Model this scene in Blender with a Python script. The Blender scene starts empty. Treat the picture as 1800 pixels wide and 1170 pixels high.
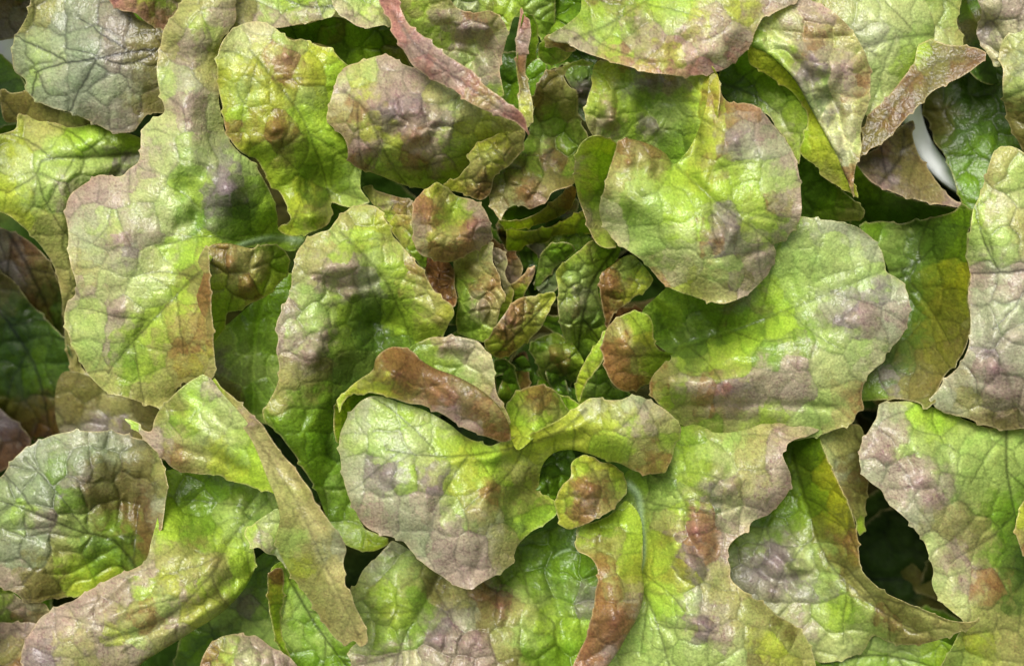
import bpy, math, random
import numpy as np
from mathutils import Vector

# ------------------------------------------------------------------ camera, sky, sun, exposure
SC = bpy.context.scene
COL = SC.collection
U = 0.30 / 1800.0            # metres per unit: everything is measured in sixths of a millimetre
ZREF = 0.10                  # height of the canopy's middle above the growing channel
HC = 2700.0                  # camera height above the canopy's middle, in units

cam_d = bpy.data.cameras.new('camera')
cam = bpy.data.objects.new('camera', cam_d)
COL.objects.link(cam)
cam.location = (0, 0, ZREF + HC * U)
cam_d.sensor_width = 36.0
cam_d.lens = 54.0
cam_d.clip_start = 0.01
cam_d.clip_end = 50
cam_d.dof.use_dof = True
cam_d.dof.focus_distance = (HC - 30) * U
cam_d.dof.aperture_fstop = 10.0
SC.camera = cam

SUN_EL, SUN_AZ = 62.0, 25.0          # azimuth: degrees from +Y (top of the photo) towards -X
w = bpy.data.worlds.new('World'); SC.world = w; w.use_nodes = True
nt = w.node_tree; nt.nodes.clear()
sky = nt.nodes.new('ShaderNodeTexSky'); sky.sky_type = 'NISHITA'; sky.sun_disc = False
sky.sun_elevation = math.radians(SUN_EL); sky.sun_rotation = math.radians(-SUN_AZ)
sky.dust_density = 6.0; sky.air_density = 1.0; sky.ozone_density = 1.0
hs = nt.nodes.new('ShaderNodeHueSaturation'); hs.inputs['Saturation'].default_value = 0.6
bg = nt.nodes.new('ShaderNodeBackground'); bg.inputs['Strength'].default_value = 0.07
wo = nt.nodes.new('ShaderNodeOutputWorld')
nt.links.new(sky.outputs[0], hs.inputs['Color']); nt.links.new(hs.outputs[0], bg.inputs['Color'])
nt.links.new(bg.outputs[0], wo.inputs['Surface'])

sd = bpy.data.lights.new('sun', 'SUN'); sd.energy = 3.2; sd.angle = math.radians(30); sd.color = (1, .975, .93)
so = bpy.data.objects.new('sun', sd); COL.objects.link(so)
a, e = math.radians(SUN_AZ), math.radians(SUN_EL)
so.rotation_euler = Vector((-math.sin(a) * math.cos(e), math.cos(a) * math.cos(e), math.sin(e))).to_track_quat('Z', 'Y').to_euler()
so.location = (-.3, .6, 1.2)

SC.view_settings.view_transform = 'Standard'; SC.view_settings.look = 'None'
SC.view_settings.exposure = 1.24; SC.view_settings.gamma = 1.0
SC.cycles.use_denoising = True
SC.cycles.max_bounces = 8; SC.cycles.transmission_bounces = 4; SC.cycles.diffuse_bounces = 4

# ------------------------------------------------------------------ numeric helpers
def hsh(ix, iy, s):
    n = (ix.astype(np.int64) * 374761393 + iy.astype(np.int64) * 668265263 + int(s) * 974711 + 1013904223) & 0x7fffffff
    n = ((n ^ (n >> 13)) * 1274126177) & 0x7fffffff
    n = n ^ (n >> 16)
    return (n & 0xffff) / 65535.0

def noise(x, y, s):
    xi = np.floor(x); yi = np.floor(y); fx = x - xi; fy = y - yi
    u = fx * fx * fx * (fx * (fx * 6 - 15) + 10); v = fy * fy * fy * (fy * (fy * 6 - 15) + 10)
    def g(dx, dy):
        an = hsh(xi + dx, yi + dy, s) * 2 * math.pi
        return np.cos(an) * (fx - dx) + np.sin(an) * (fy - dy)
    return 1.5 * ((g(0, 0) * (1 - u) + g(1, 0) * u) * (1 - v) + (g(0, 1) * (1 - u) + g(1, 1) * u) * v)

def fbm(x, y, s, o=3):
    r = 0; am = 1
    for k in range(o):
        r = r + am * noise(x, y, s + 17 * k); x = x * 2.03; y = y * 2.03; am *= .5
    return r

def voro(x, y, s):
    xi = np.floor(x); yi = np.floor(y)
    f1 = np.full(x.shape, 1e9); f2 = f1.copy()
    ax = x * 0; ay = x * 0; bx = x * 0; by = x * 0; idr = x * 0
    for dx in (-1, 0, 1):
        for dy in (-1, 0, 1):
            cx = xi + dx; cy = yi + dy
            px = cx + .1 + .8 * hsh(cx, cy, s); py = cy + .1 + .8 * hsh(cx, cy, s + 5)
            d = (px - x) ** 2 + (py - y) ** 2
            m = d < f1
            m2 = (~m) & (d < f2)
            bx = np.where(m, ax, np.where(m2, px, bx)); by = np.where(m, ay, np.where(m2, py, by))
            f2 = np.where(m, f1, np.where(m2, d, f2))
            ax = np.where(m, px, ax); ay = np.where(m, py, ay)
            idr = np.where(m, hsh(cx, cy, s + 9), idr); f1 = np.where(m, d, f1)
    sep = np.sqrt((ax - bx) ** 2 + (ay - by) ** 2) + 1e-6
    return (f2 - f1) / (2 * sep), idr, ax - x, ay - y

def nums(t, n):
    out = []
    for tok in t.split():
        p = tok.split(',')
        if p[-1][-1] in 'fh' and len(p) == 2: p = [p[0], p[1][:-1], p[1][-1]]
        out.append(tuple(float(v) for v in p[:n]) + tuple(p[n:]))
    return out

def seg_dist(x, y, pts):
    d = np.full(x.shape, 1e9); tt = x * 0
    L = [0]
    for (a, b) in zip(pts[:-1], pts[1:]): L.append(L[-1] + math.hypot(b[0] - a[0], b[1] - a[1]))
    for k, (a, b) in enumerate(zip(pts[:-1], pts[1:])):
        vx, vy = b[0] - a[0], b[1] - a[1]; l2 = vx * vx + vy * vy + 1e-9
        t = np.clip(((x - a[0]) * vx + (y - a[1]) * vy) / l2, 0, 1)
        dd = np.hypot(x - a[0] - t * vx, y - a[1] - t * vy)
        m = dd < d
        d = np.where(m, dd, d); tt = np.where(m, (L[k] + t * (L[k + 1] - L[k])) / (L[-1] + 1e-9), tt)
    return d, tt

def smooth_open(pts, n=6):
    P = [np.array(p[:2]) for p in pts]
    if len(P) < 3: return [tuple(p) for p in P]
    out = []
    for i in range(len(P) - 1):
        p0 = P[max(i - 1, 0)]; p1 = P[i]; p2 = P[i + 1]; p3 = P[min(i + 2, len(P) - 1)]
        for k in range(n):
            t = k / n
            out.append(tuple(.5 * (2 * p1 + (p2 - p0) * t + (2 * p0 - 5 * p1 + 4 * p2 - p3) * t * t + (3 * p1 - p0 - 3 * p2 + p3) * t ** 3)))
    out.append(tuple(P[-1]))
    return out

def tps(ctrl, x, y):
    c = np.array([p[:3] for p in ctrl], float)
    n = len(c)
    if n < 3:
        return np.full(x.shape, c[:, 2].mean())
    sc = 300.0
    X = c[:, 0] / sc; Y = c[:, 1] / sc
    def k(r2): return .5 * r2 * np.log(r2 + 1e-9)
    A = np.zeros((n + 3, n + 3))
    A[:n, :n] = k((X[:, None] - X) ** 2 + (Y[:, None] - Y) ** 2) + np.eye(n) * .004
    A[:n, n] = 1; A[:n, n + 1] = X; A[:n, n + 2] = Y; A[n:, :n] = A[:n, n:].T
    wv = np.linalg.lstsq(A, np.concatenate([c[:, 2], [0, 0, 0]]), rcond=None)[0]
    xs = x / sc; ys = y / sc
    z = wv[n] + wv[n + 1] * xs + wv[n + 2] * ys
    for i in range(n):
        z = z + wv[i] * k((xs - X[i]) ** 2 + (ys - Y[i]) ** 2)
    lo, hi = c[:, 2].min() - 22, c[:, 2].max() + 22
    return np.clip(z, lo, hi)

# pigments of the leaf tissue (linear); X is near-black, gap shade put into colour
PIG = {
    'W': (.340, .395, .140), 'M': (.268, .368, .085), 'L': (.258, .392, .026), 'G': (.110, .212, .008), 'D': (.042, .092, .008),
    'Y': (.32, .37, .028), 'O': (.270, .265, .080), 'A': (.125, .110, .026), 'R': (.205, .098, .032), 'B': (.125, .062, .020),
    'P': (.295, .226, .176), 'K': (.285, .130, .098), 'V': (.180, .145, .145), 'T': (.31, .285, .105), 'S': (.305, .322, .190),
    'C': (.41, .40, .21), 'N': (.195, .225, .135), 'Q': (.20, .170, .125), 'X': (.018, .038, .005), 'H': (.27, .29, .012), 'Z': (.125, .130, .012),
}

# ------------------------------------------------------------------ one sheet of a leaf
ZS = 1.35      # relief of the canopy

def build_sheet(outline, z, c, mid=None, ribs=(), bumps='', puff=4.0, cell=46.0, wave=5.0, teeth=1.0, roll=16.0,
                vein=.42, mott=1.0, step=2.0, seed=0, rim=1.0, sec=True, droop=13.0, zmul=1.3, zoff=0.0, curl=0.0, folds=()):
    rs = random.Random(seed * 77 + 5)
    pts = nums(outline, 2)
    n = len(pts)
    poly = []; flags = []
    for i in range(n):
        p0 = np.array(pts[i - 1][:2]); p1 = np.array(pts[i][:2]); p2 = np.array(pts[(i + 1) % n][:2]); p3 = np.array(pts[(i + 2) % n][:2])
        fl = pts[i][2] if len(pts[i]) > 2 else 'm'
        ns = max(1, int(np.hypot(*(p2 - p1)) / 3.0))
        # centripetal-ish tangents
        l0 = np.hypot(*(p1 - p0)) + 1e-6; l1 = np.hypot(*(p2 - p1)) + 1e-6; l2 = np.hypot(*(p3 - p2)) + 1e-6
        m1 = ((p1 - p0) / l0 * l1 + (p2 - p1)) * .5 * min(1, l0 / l1 * 1.5); m2 = ((p2 - p1) + (p3 - p2) / l2 * l1) * .5 * min(1, l2 / l1 * 1.5)
        for k in range(ns):
            t = k / ns; t2 = t * t; t3 = t2 * t
            poly.append((2 * t3 - 3 * t2 + 1) * p1 + (t3 - 2 * t2 + t) * m1 + (-2 * t3 + 3 * t2) * p2 + (t3 - t2) * m2)
            flags.append(fl)
    poly = np.array(poly); N = len(poly)
    ar = 0.5 * np.sum(poly[:, 0] * np.roll(poly[:, 1], -1) - np.roll(poly[:, 0], -1) * poly[:, 1])
    tan = np.roll(poly, -1, 0) - np.roll(poly, 1, 0)
    nr = np.stack([tan[:, 1], -tan[:, 0]], 1) / (np.hypot(tan[:, 0], tan[:, 1])[:, None] + 1e-6) * (1 if ar > 0 else -1)
    s = np.arange(N) * 3.0
    off = 1.8 * noise(s / 40.0 + seed * 3.1, s * 0 + .3, seed + 1) + .4 * noise(s / 9.0, s * 0 + 1.7, seed + 2)
    if teeth > 0:
        p = rs.uniform(4, 30)
        while p < N * 3.0:
            hgt = rs.uniform(2.0, 6.0) * teeth; wd = rs.uniform(4, 8)
            q = (s - p)
            off = off + hgt * np.clip(1 - np.where(q > 0, q / (wd * .5), -q / (wd * 1.5)), 0, 1)
            p += rs.uniform(22, 80)
    fm = np.array([1.0 if f == 'm' else 0.0 for f in flags])
    poly = poly + nr * (off * fm)[:, None]
    nxt = np.roll(poly, -1, 0)

    x0, y0 = poly.min(0) - 2 * step; x1, y1 = poly.max(0) + 2 * step
    gx = np.arange(x0, x1 + step, step); gy = np.arange(y0, y1 + step, step)
    W_, H_ = len(gx), len(gy)
    X, Y = np.meshgrid(gx, gy)
    inside = np.zeros((H_, W_), bool)
    for r in range(H_):
        yy = gy[r] + 1e-4
        c1 = (poly[:, 1] <= yy) != (nxt[:, 1] <= yy)
        if not c1.any(): continue
        xs = np.sort(poly[c1, 0] + (yy - poly[c1, 1]) / (nxt[c1, 1] - poly[c1, 1]) * (nxt[c1, 0] - poly[c1, 0]))
        inside[r] = np.searchsorted(xs, gx) % 2 == 1
    CAP = 70.0
    D = {'m': np.full((H_, W_), CAP), 'f': np.full((H_, W_), CAP)}
    DA = np.full((H_, W_), 1e9); NX = X.copy(); NY = Y.copy()
    for i in range(N):
        ax, ay = poly[i]; bx, by = nxt[i]
        f = flags[i]
        rr = CAP if f in D else step * 3
        i0 = max(0, int((min(ax, bx) - rr - x0) / step)); i1 = min(W_, int((max(ax, bx) + rr - x0) / step) + 2)
        j0 = max(0, int((min(ay, by) - rr - y0) / step)); j1 = min(H_, int((max(ay, by) + rr - y0) / step) + 2)
        xs = X[j0:j1, i0:i1]; ys = Y[j0:j1, i0:i1]
        vx, vy = bx - ax, by - ay
        t = np.clip(((xs - ax) * vx + (ys - ay) * vy) / (vx * vx + vy * vy + 1e-9), 0, 1)
        qx = ax + t * vx; qy = ay + t * vy
        d = np.hypot(xs - qx, ys - qy)
        if f in D:
            b = D[f][j0:j1, i0:i1]; np.minimum(b, d, out=b)
        b = DA[j0:j1, i0:i1]; m = d < b
        b[m] = d[m]; NX[j0:j1, i0:i1][m] = qx[m]; NY[j0:j1, i0:i1][m] = qy[m]
    cellk = inside[:-1, :-1] | inside[1:, :-1] | inside[:-1, 1:] | inside[1:, 1:]
    used = np.zeros((H_, W_), bool)
    used[:-1, :-1] |= cellk; used[1:, :-1] |= cellk; used[:-1, 1:] |= cellk; used[1:, 1:] |= cellk
    snap = used & ~inside
    X = np.where(snap, NX, X); Y = np.where(snap, NY, Y)
    idx = -np.ones((H_, W_), int); idx[used] = np.arange(used.sum())
    x = X[used]; y = Y[used]
    dm = np.where(snap, np.where(D['m'] < step * 3, 0, D['m']), D['m'])[used]
    df = np.where(snap, np.where(D['f'] < step * 3, 0, D['f']), D['f'])[used]
    jj, ii = np.nonzero(cellk)
    faces = np.stack([idx[jj, ii], idx[jj + 1, ii], idx[jj + 1, ii + 1], idx[jj, ii + 1]], 1)

    # ---- relief
    zc = nums(z, 3); zm = sum(p_[2] for p_ in zc) / len(zc)
    zz = ZS * (zm + zoff) + ZS * zmul * (tps(zc, x, y) - zm)
    wx = x + 9 * noise(x / 38, y / 38, seed + 3); wy = y + 9 * noise(x / 38, y / 38, seed + 4)
    e1, id1, c1x, c1y = voro(wx / cell, wy / cell, seed + 11)
    wx2 = x + 4 * noise(x / 14, y / 14, seed + 5); wy2 = y + 4 * noise(x / 14, y / 14, seed + 6)
    e2, id2, c2x, c2y = voro(wx2 / (cell * .4), wy2 / (cell * .4), seed + 12)
    d1 = e1 * cell; d2 = e2 * cell * .4
    amp = .3 + 1.0 * np.clip(fbm(x / 120, y / 120, seed + 8, 2) + .45, 0, 1.3)
    veins = np.zeros_like(x); vw = np.zeros_like(x)
    lines = []
    if mid:
        mp = smooth_open(nums(mid, 2))
        lines.append((mp, 4.2, 1.1))
        if sec:
            L = 0; nextL = 30; sgn = 1 if rs.random() < .5 else -1
            for (a_, b_) in zip(mp[:-1], mp[1:]):
                sl = math.hypot(b_[0] - a_[0], b_[1] - a_[1]); L += sl
                if L > nextL:
                    nextL = L + rs.uniform(32, 60)
                    an = math.atan2(b_[1] - a_[1], b_[0] - a_[0]) + sgn * math.radians(rs.uniform(42, 62))
                    q = [a_]; ln = rs.uniform(90, 170); k = 0
                    while k < ln:
                        an -= sgn * rs.uniform(-.05, .10) ; an += rs.uniform(-.14, .14)
                        q.append((q[-1][0] + 12 * math.cos(an), q[-1][1] + 12 * math.sin(an))); k += 12
                    lines.append((q, 2.8, .9)); sgn = -sgn
    groove = np.zeros_like(x)
    for (lp, wd, st) in lines:
        d, t = seg_dist(x + 1.5 * noise(x / 13, y / 13, seed + 21), y + 1.5 * noise(x / 13, y / 13, seed + 22), lp)
        wl = wd * (1 - .55 * t)
        veins = np.maximum(veins, np.minimum(1, st) * np.exp(-(d / wl) ** 2))
        groove = np.maximum(groove, st * np.exp(-(d / (wl * 3.2)) ** 2))
    q1 = 1 - np.exp(-np.maximum(d1, 0) / 8.5); q2 = 1 - np.exp(-np.maximum(d2, 0) / 3.2)
    edgek = np.clip(dm / 13, .25, 1) * np.clip(df / 12, .15, 1)
    zz = zz + edgek * amp * puff * (1.5 * (q1 - .7) + .30 * (q2 - .7) * np.clip(.3 + fbm(x / 70, y / 70, seed + 9, 2), 0, 1)) * (1 - .8 * groove) - groove * 4.2 * (.5 + puff / 8)
    zz = zz + 1.35 * wave * fbm(x / 95, y / 95, seed + 31, 3) + .8 * wave * np.exp(-dm / 24) * noise(x / 42, y / 42, seed + 33)
    zz = zz + .28 * fbm(x / 8, y / 8, seed + 41, 2) * edgek
    zz = zz - droop * (.5 + 2.0 * noise(x / 85, y / 85, seed + 43)) * np.exp(-dm / 26)
    for (fp, fw, fh) in folds:
        d, t = seg_dist(x + 5 * noise(x / 40, y / 40, seed + 45), y + 5 * noise(x / 40, y / 40, seed + 46), smooth_open(nums(fp, 2)))
        zz = zz + fh * np.exp(-(d / fw) ** 2) * np.clip(np.minimum(t, 1 - t) * 5 + .25, 0, 1)
    zz = zz - .26 * puff * edgek * np.exp(-(d1 / 2.6) ** 2)
    bump_m = np.zeros_like(x)
    for b in nums(bumps, 4):
        rr = np.hypot(x - b[0], y - b[1]) / b[2]
        rr = rr * (1 + .25 * noise(x / 30, y / 30, seed + 51))
        g = np.exp(-rr ** 2 * 1.6)
        zz = zz + 2.5 * b[3] * g
        bump_m = np.maximum(bump_m, g if b[3] > 0 else 0)
    tr = np.clip(1 - df / roll, 0, 1)
    zz = zz - roll * (1 - np.sqrt(np.maximum(0, 1 - tr * tr)))
    if curl: zz = zz + curl * np.exp(-(dm / 20) ** 1.3)
    for rb in ribs:
        rp = smooth_open(nums(rb[0], 2)); d, t = seg_dist(x, y, rp)
        wl = rb[1] * (1 - .6 * t)
        zz = zz + rb[1] * .55 * np.exp(-(d / wl) ** 2)

    # ---- pigment
    cp = nums(c, 2)
    px = x + .42 * c1x * cell + .7 * c2x * cell * .4 + 17 * fbm(x / 30, y / 30, seed + 61, 4); py = y + .42 * c1y * cell + .7 * c2y * cell * .4 + 17 * fbm(x / 30, y / 30, seed + 62, 4)
    wsum = np.zeros_like(x); rgb = np.zeros((len(x), 3))
    for p in cp:
        wgt = 1.0 / ((px - p[0]) ** 2 + (py - p[1]) ** 2 + 160) ** 2.0
        rgb += wgt[:, None] * np.array(PIG[p[2]]); wsum += wgt
    rgb /= wsum[:, None]
    soft = np.zeros((len(x), 3)); wsum = np.zeros_like(x)
    for p in cp:
        wgt = 1.0 / ((x - p[0]) ** 2 + (y - p[1]) ** 2 + 1400) ** 1.6
        soft += wgt[:, None] * np.array(PIG[p[2]]); wsum += wgt
    rgb = .68 * rgb + .32 * soft / wsum[:, None]
    # anthocyanin mottling: more on the tops of the quilted cells, less in the veins
    f1_ = fbm(x / 20, y / 20, seed + 71, 3); f2_ = fbm(x / 5.5, y / 5.5, seed + 72, 2)
    redk = np.clip((id1 - .45) * .55 + .38 * f1_ + .22 * f2_, 0, 1) * q1 * mott * .42
    redc = np.array([.92, .66, .74])
    rgb = rgb * (1 + redk[:, None] * (redc - 1))
    grn = np.clip((.5 - id1) * .5 + .35 * fbm(x / 26, y / 26, seed + 73, 3), 0, 1) * mott * .7
    rgb = rgb * (1 + grn[:, None] * (np.array([.78, 1.06, .72]) - 1))
    rgb = rgb * (1 + .17 * f2_ + .30 * (id2 - .5) * np.clip(.6 + f1_, 0, 1) + .09 * fbm(x / 60, y / 60, seed + 74, 2))[:, None]
    redness = np.clip((rgb[:, 0] / (rgb[:, 1] + 1e-4) - .75) * 2.2, 0, 1)
    spk = np.clip(fbm(x / 3.6, y / 3.6, seed + 75, 2) * .9 + .5 * fbm(x / 16, y / 16, seed + 76, 2) - .12, 0, .6) * mott
    rgb = rgb * (1 - (spk * (.22 + .5 * redness))[:, None] * np.array([.55, .85, .60]))
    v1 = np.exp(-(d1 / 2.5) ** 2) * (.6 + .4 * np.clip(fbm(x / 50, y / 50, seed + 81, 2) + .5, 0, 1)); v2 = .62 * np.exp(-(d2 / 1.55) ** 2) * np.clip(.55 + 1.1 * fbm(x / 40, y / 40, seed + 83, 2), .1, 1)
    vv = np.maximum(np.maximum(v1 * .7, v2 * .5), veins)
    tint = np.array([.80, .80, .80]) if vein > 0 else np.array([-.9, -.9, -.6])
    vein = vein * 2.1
    rgb = rgb * (1 - abs(vein) * vv[:, None] * tint) if vein > 0 else rgb * (1 + abs(vein) * vv[:, None] * -tint)  # dark veins: real pigment plus the shade of the creases painted in
    rgb = rgb * (1 - .18 * bump_m[:, None] * np.array([.4, 1, .2]) * mott)
    for rb in ribs:
        rp = smooth_open(nums(rb[0], 2)); d, t = seg_dist(x, y, rp)
        k = np.exp(-(d / (rb[1] * (1 - .6 * t))) ** 2)[:, None] * .8
        rgb = rgb * (1 - k) + k * np.array([.30, .42, .22])
    if rim:
        k = (np.exp(-(dm / 1.6) ** 2) * (.62 + .4 * noise(x / 17, y / 17, seed + 91)) * rim)[:, None]
        k = np.clip(k, 0, 1)
        rgb = rgb * (1 - k) + k * (rgb * .4 + np.array([.33, .29, .15]))
        k = (np.exp(-(dm / 12)) * (.22 + .35 * fbm(x / 50, y / 50, seed + 92, 2)) * rim).clip(0, .55)[:, None]
        rgb = rgb * (1 - k) + k * (rgb * np.array([1.02, .74, .80]))
    rgb = np.clip(rgb, .004, .8)

    # ---- rim thickness: a turned-down lip all round the sheet
    ed = np.concatenate([faces[:, [0, 1]], faces[:, [1, 2]], faces[:, [2, 3]], faces[:, [3, 0]]])
    key = np.sort(ed, 1); kk = key[:, 0] * (len(x) + 1) + key[:, 1]
    u, inv, cnt = np.unique(kk, return_inverse=True, return_counts=True)
    be = ed[cnt[inv] == 1]
    bv = np.unique(be)
    mp_ = -np.ones(len(x), int); mp_[bv] = len(x) + np.arange(len(bv))
    x = np.concatenate([x, x[bv]]); y = np.concatenate([y, y[bv]]); zz = np.concatenate([zz, zz[bv] - 2.6])
    rgb = np.concatenate([rgb, rgb[bv]])
    faces = np.concatenate([faces, np.stack([be[:, 1], be[:, 0], mp_[be[:, 0]], mp_[be[:, 1]]], 1)])
    k = (HC - zz) / HC
    co = np.stack([(x - 900) * k * U, -(y - 585) * k * U, zz * U + ZREF], 1)
    lc = np.stack([x / 100.0 + seed * 1.37, y / 100.0 + seed * .71, zz * 0], 1)
    return co, faces, rgb, lc

LEAVES = []
def sh(outline, z, c, **kw): return (outline, z, c, kw)
COUNT = [0]
STYLE = {}

def link_mesh(name, parts, mat, parent):
    co = []; fa = []; cl = []; lc = []; o = 0
    for (a_, b_, c_, d_) in parts:
        co.append(a_); fa.append(b_ + o); cl.append(c_); lc.append(d_); o += len(a_)
    co = np.concatenate(co); fa = np.concatenate(fa); cl = np.concatenate(cl); lc = np.concatenate(lc)
    org = np.array(parent.location)
    co = co - org
    me = bpy.data.meshes.new(name)
    me.vertices.add(len(co)); me.vertices.foreach_set('co', co.astype(np.float32).ravel())
    me.loops.add(len(fa) * 4); me.loops.foreach_set('vertex_index', fa.astype(np.int32).ravel())
    me.polygons.add(len(fa)); me.polygons.foreach_set('loop_start', np.arange(0, len(fa) * 4, 4, dtype=np.int32))
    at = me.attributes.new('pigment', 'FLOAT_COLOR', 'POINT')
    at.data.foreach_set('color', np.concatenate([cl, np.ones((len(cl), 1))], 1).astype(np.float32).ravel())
    at = me.attributes.new('leafco', 'FLOAT_VECTOR', 'POINT'); at.data.foreach_set('vector', lc.astype(np.float32).ravel())
    me.update(calc_edges=True); me.validate()
    me.polygons.foreach_set('use_smooth', np.ones(len(me.polygons), bool))
    me.materials.append(mat)
    ob = bpy.data.objects.new(name, me); COL.objects.link(ob); ob.parent = parent
    return ob

# ------------------------------------------------------------------ materials
def leaf_material(name='lettuce_leaf', spec=.40, rough=(.28, .46)):
    m = bpy.data.materials.new(name); m.use_nodes = True
    t = m.node_tree; t.nodes.clear(); N = t.nodes.new; Lk = t.links.new
    out = N('ShaderNodeOutputMaterial')
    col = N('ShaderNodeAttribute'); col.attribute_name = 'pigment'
    lc = N('ShaderNodeAttribute'); lc.attribute_name = 'leafco'
    n1 = N('ShaderNodeTexNoise'); n1.inputs['Scale'].default_value = 26; n1.inputs['Detail'].default_value = 4; Lk(lc.outputs['Vector'], n1.inputs['Vector'])
    mr = N('ShaderNodeMapRange'); mr.inputs['From Min'].default_value = .3; mr.inputs['From Max'].default_value = .7
    mr.inputs['To Min'].default_value = .80; mr.inputs['To Max'].default_value = 1.2; Lk(n1.outputs['Fac'], mr.inputs['Value'])
    mx = N('ShaderNodeVectorMath'); mx.operation = 'SCALE'; Lk(col.outputs['Color'], mx.inputs[0]); Lk(mr.outputs[0], mx.inputs['Scale'])
    # fine crinkle and pores
    v = N('ShaderNodeTexVoronoi'); v.feature = 'DISTANCE_TO_EDGE'; v.inputs['Scale'].default_value = 10
    n3 = N('ShaderNodeTexNoise'); n3.inputs['Scale'].default_value = 8; Lk(lc.outputs['Vector'], n3.inputs['Vector'])
    ad = N('ShaderNodeVectorMath'); ad.operation = 'MULTIPLY_ADD'; ad.inputs[1].default_value = (.12, .12, 0)
    Lk(n3.outputs['Color'], ad.inputs[0]); Lk(lc.outputs['Vector'], ad.inputs[2]); Lk(ad.outputs[0], v.inputs['Vector'])
    n2 = N('ShaderNodeTexNoise'); n2.inputs['Scale'].default_value = 14; n2.inputs['Detail'].default_value = 2; Lk(lc.outputs['Vector'], n2.inputs['Vector'])
    vm = N('ShaderNodeMath'); vm.operation = 'MINIMUM'; vm.inputs[1].default_value = .28; Lk(v.outputs['Distance'], vm.inputs[0])
    sm = N('ShaderNodeMath'); sm.operation = 'MULTIPLY_ADD'; sm.inputs[1].default_value = 1.6; Lk(vm.outputs[0], sm.inputs[0]); Lk(n2.outputs['Fac'], sm.inputs[2])
    bp = N('ShaderNodeBump'); bp.inputs['Strength'].default_value = .5; bp.inputs['Distance'].default_value = .00035; Lk(sm.outputs[0], bp.inputs['Height'])
    pb = N('ShaderNodeBsdfPrincipled'); Lk(mx.outputs[0], pb.inputs['Base Color'])
    rr = N('ShaderNodeMapRange'); rr.inputs['To Min'].default_value = rough[0]; rr.inputs['To Max'].default_value = rough[1]; pb.inputs['Sheen Weight'].default_value = .0; pb.inputs['Sheen Roughness'].default_value = .45; Lk(n3.outputs['Fac'], rr.inputs['Value']); Lk(rr.outputs[0], pb.inputs['Roughness'])
    pb.inputs['Specular IOR Level'].default_value = spec
    Lk(bp.outputs[0], pb.inputs['Normal'])
    tc = N('ShaderNodeVectorMath'); tc.operation = 'MULTIPLY'; tc.inputs[1].default_value = (1.25, 1.45, .35); Lk(mx.outputs[0], tc.inputs[0])
    tl = N('ShaderNodeBsdfTranslucent'); Lk(tc.outputs[0], tl.inputs['Color']); Lk(bp.outputs[0], tl.inputs['Normal'])
    ms = N('ShaderNodeMixShader'); ms.inputs[0].default_value = .36
    Lk(pb.outputs[0], ms.inputs[1]); Lk(tl.outputs[0], ms.inputs[2]); Lk(ms.outputs[0], out.inputs['Surface'])
    return m
LEAF = leaf_material()
SHADED = leaf_material('shaded_leaf', .12, (.55, .7))      # shaded copy for the deepest leaves, gloss cut to darken the gaps

def plain(name, rgb, rough, nscale=60, amt=.08):
    m = bpy.data.materials.new(name); m.use_nodes = True; t = m.node_tree
    pb = t.nodes['Principled BSDF']; pb.inputs['Roughness'].default_value = rough
    no = t.nodes.new('ShaderNodeTexNoise'); no.inputs['Scale'].default_value = nscale; no.inputs['Detail'].default_value = 4
    tcn = t.nodes.new('ShaderNodeTexCoord'); t.links.new(tcn.outputs['Object'], no.inputs['Vector'])
    cr = t.nodes.new('ShaderNodeValToRGB')
    cr.color_ramp.elements[0].position = .3; cr.color_ramp.elements[1].position = .7
    cr.color_ramp.elements[0].color = tuple(v * (1 - amt * 2) for v in rgb) + (1,); cr.color_ramp.elements[1].color = tuple(rgb) + (1,)
    t.links.new(no.outputs['Fac'], cr.inputs[0]); t.links.new(cr.outputs[0], pb.inputs['Base Color'])
    return m
WHITE = plain('white_plastic', (.66, .68, .70), .45, 90, .16)
SOIL = plain('dark_substrate', (.02, .015, .01), .9, 300, .3)

def P(x, y, z):
    k = (HC - z) / HC
    return Vector(((x - 900) * k * U, -(y - 585) * k * U, z * U + ZREF))

PLANT = {}
def plant(key, name, label, x, y, z=-900):
    o = bpy.data.objects.new(name, None); COL.objects.link(o); o.location = P(x, y, z)
    o.empty_display_size = .02
    o['label'] = label; o['category'] = 'lettuce'; o['group'] = 'lettuces growing side by side'
    PLANT[key] = o; return o

def leaf(key, label, *sheets, mat=None):
    COUNT[0] += 1
    out = []
    for k, (o, z, c, kw) in enumerate(sheets):
        kw = {**STYLE, **kw}; kw.setdefault('seed', COUNT[0] * 7 + k * 3)
        out.append(build_sheet(o, z, c, **kw))
    ob = link_mesh('leaf', out, mat or LEAF, PLANT[key])
    if label: ob['label'] = label
    return ob

# ------------------------------------------------------------------ the plants
plant('main', 'lettuce_head', 'large red-tinged green lettuce filling the middle, ruffled leaves around a tight heart', 930, 560)
plant('left', 'lettuce_head', 'lettuce behind the left edge showing a grey rounded leaf above a yellow-green one', -140, 330)
plant('low', 'lettuce_head', 'lettuce at the bottom left corner, only small mauve leaf tips showing', 60, 1330)
plant('right', 'lettuce_head', 'lettuce at the right edge with grey-mauve veined leaves and a long pale-edged leaf below', 1960, 700)
plant('top', 'lettuce_head', 'lettuce in the white cup at top right with pale grey-green and brown leaves', 1790, 150)

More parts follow.
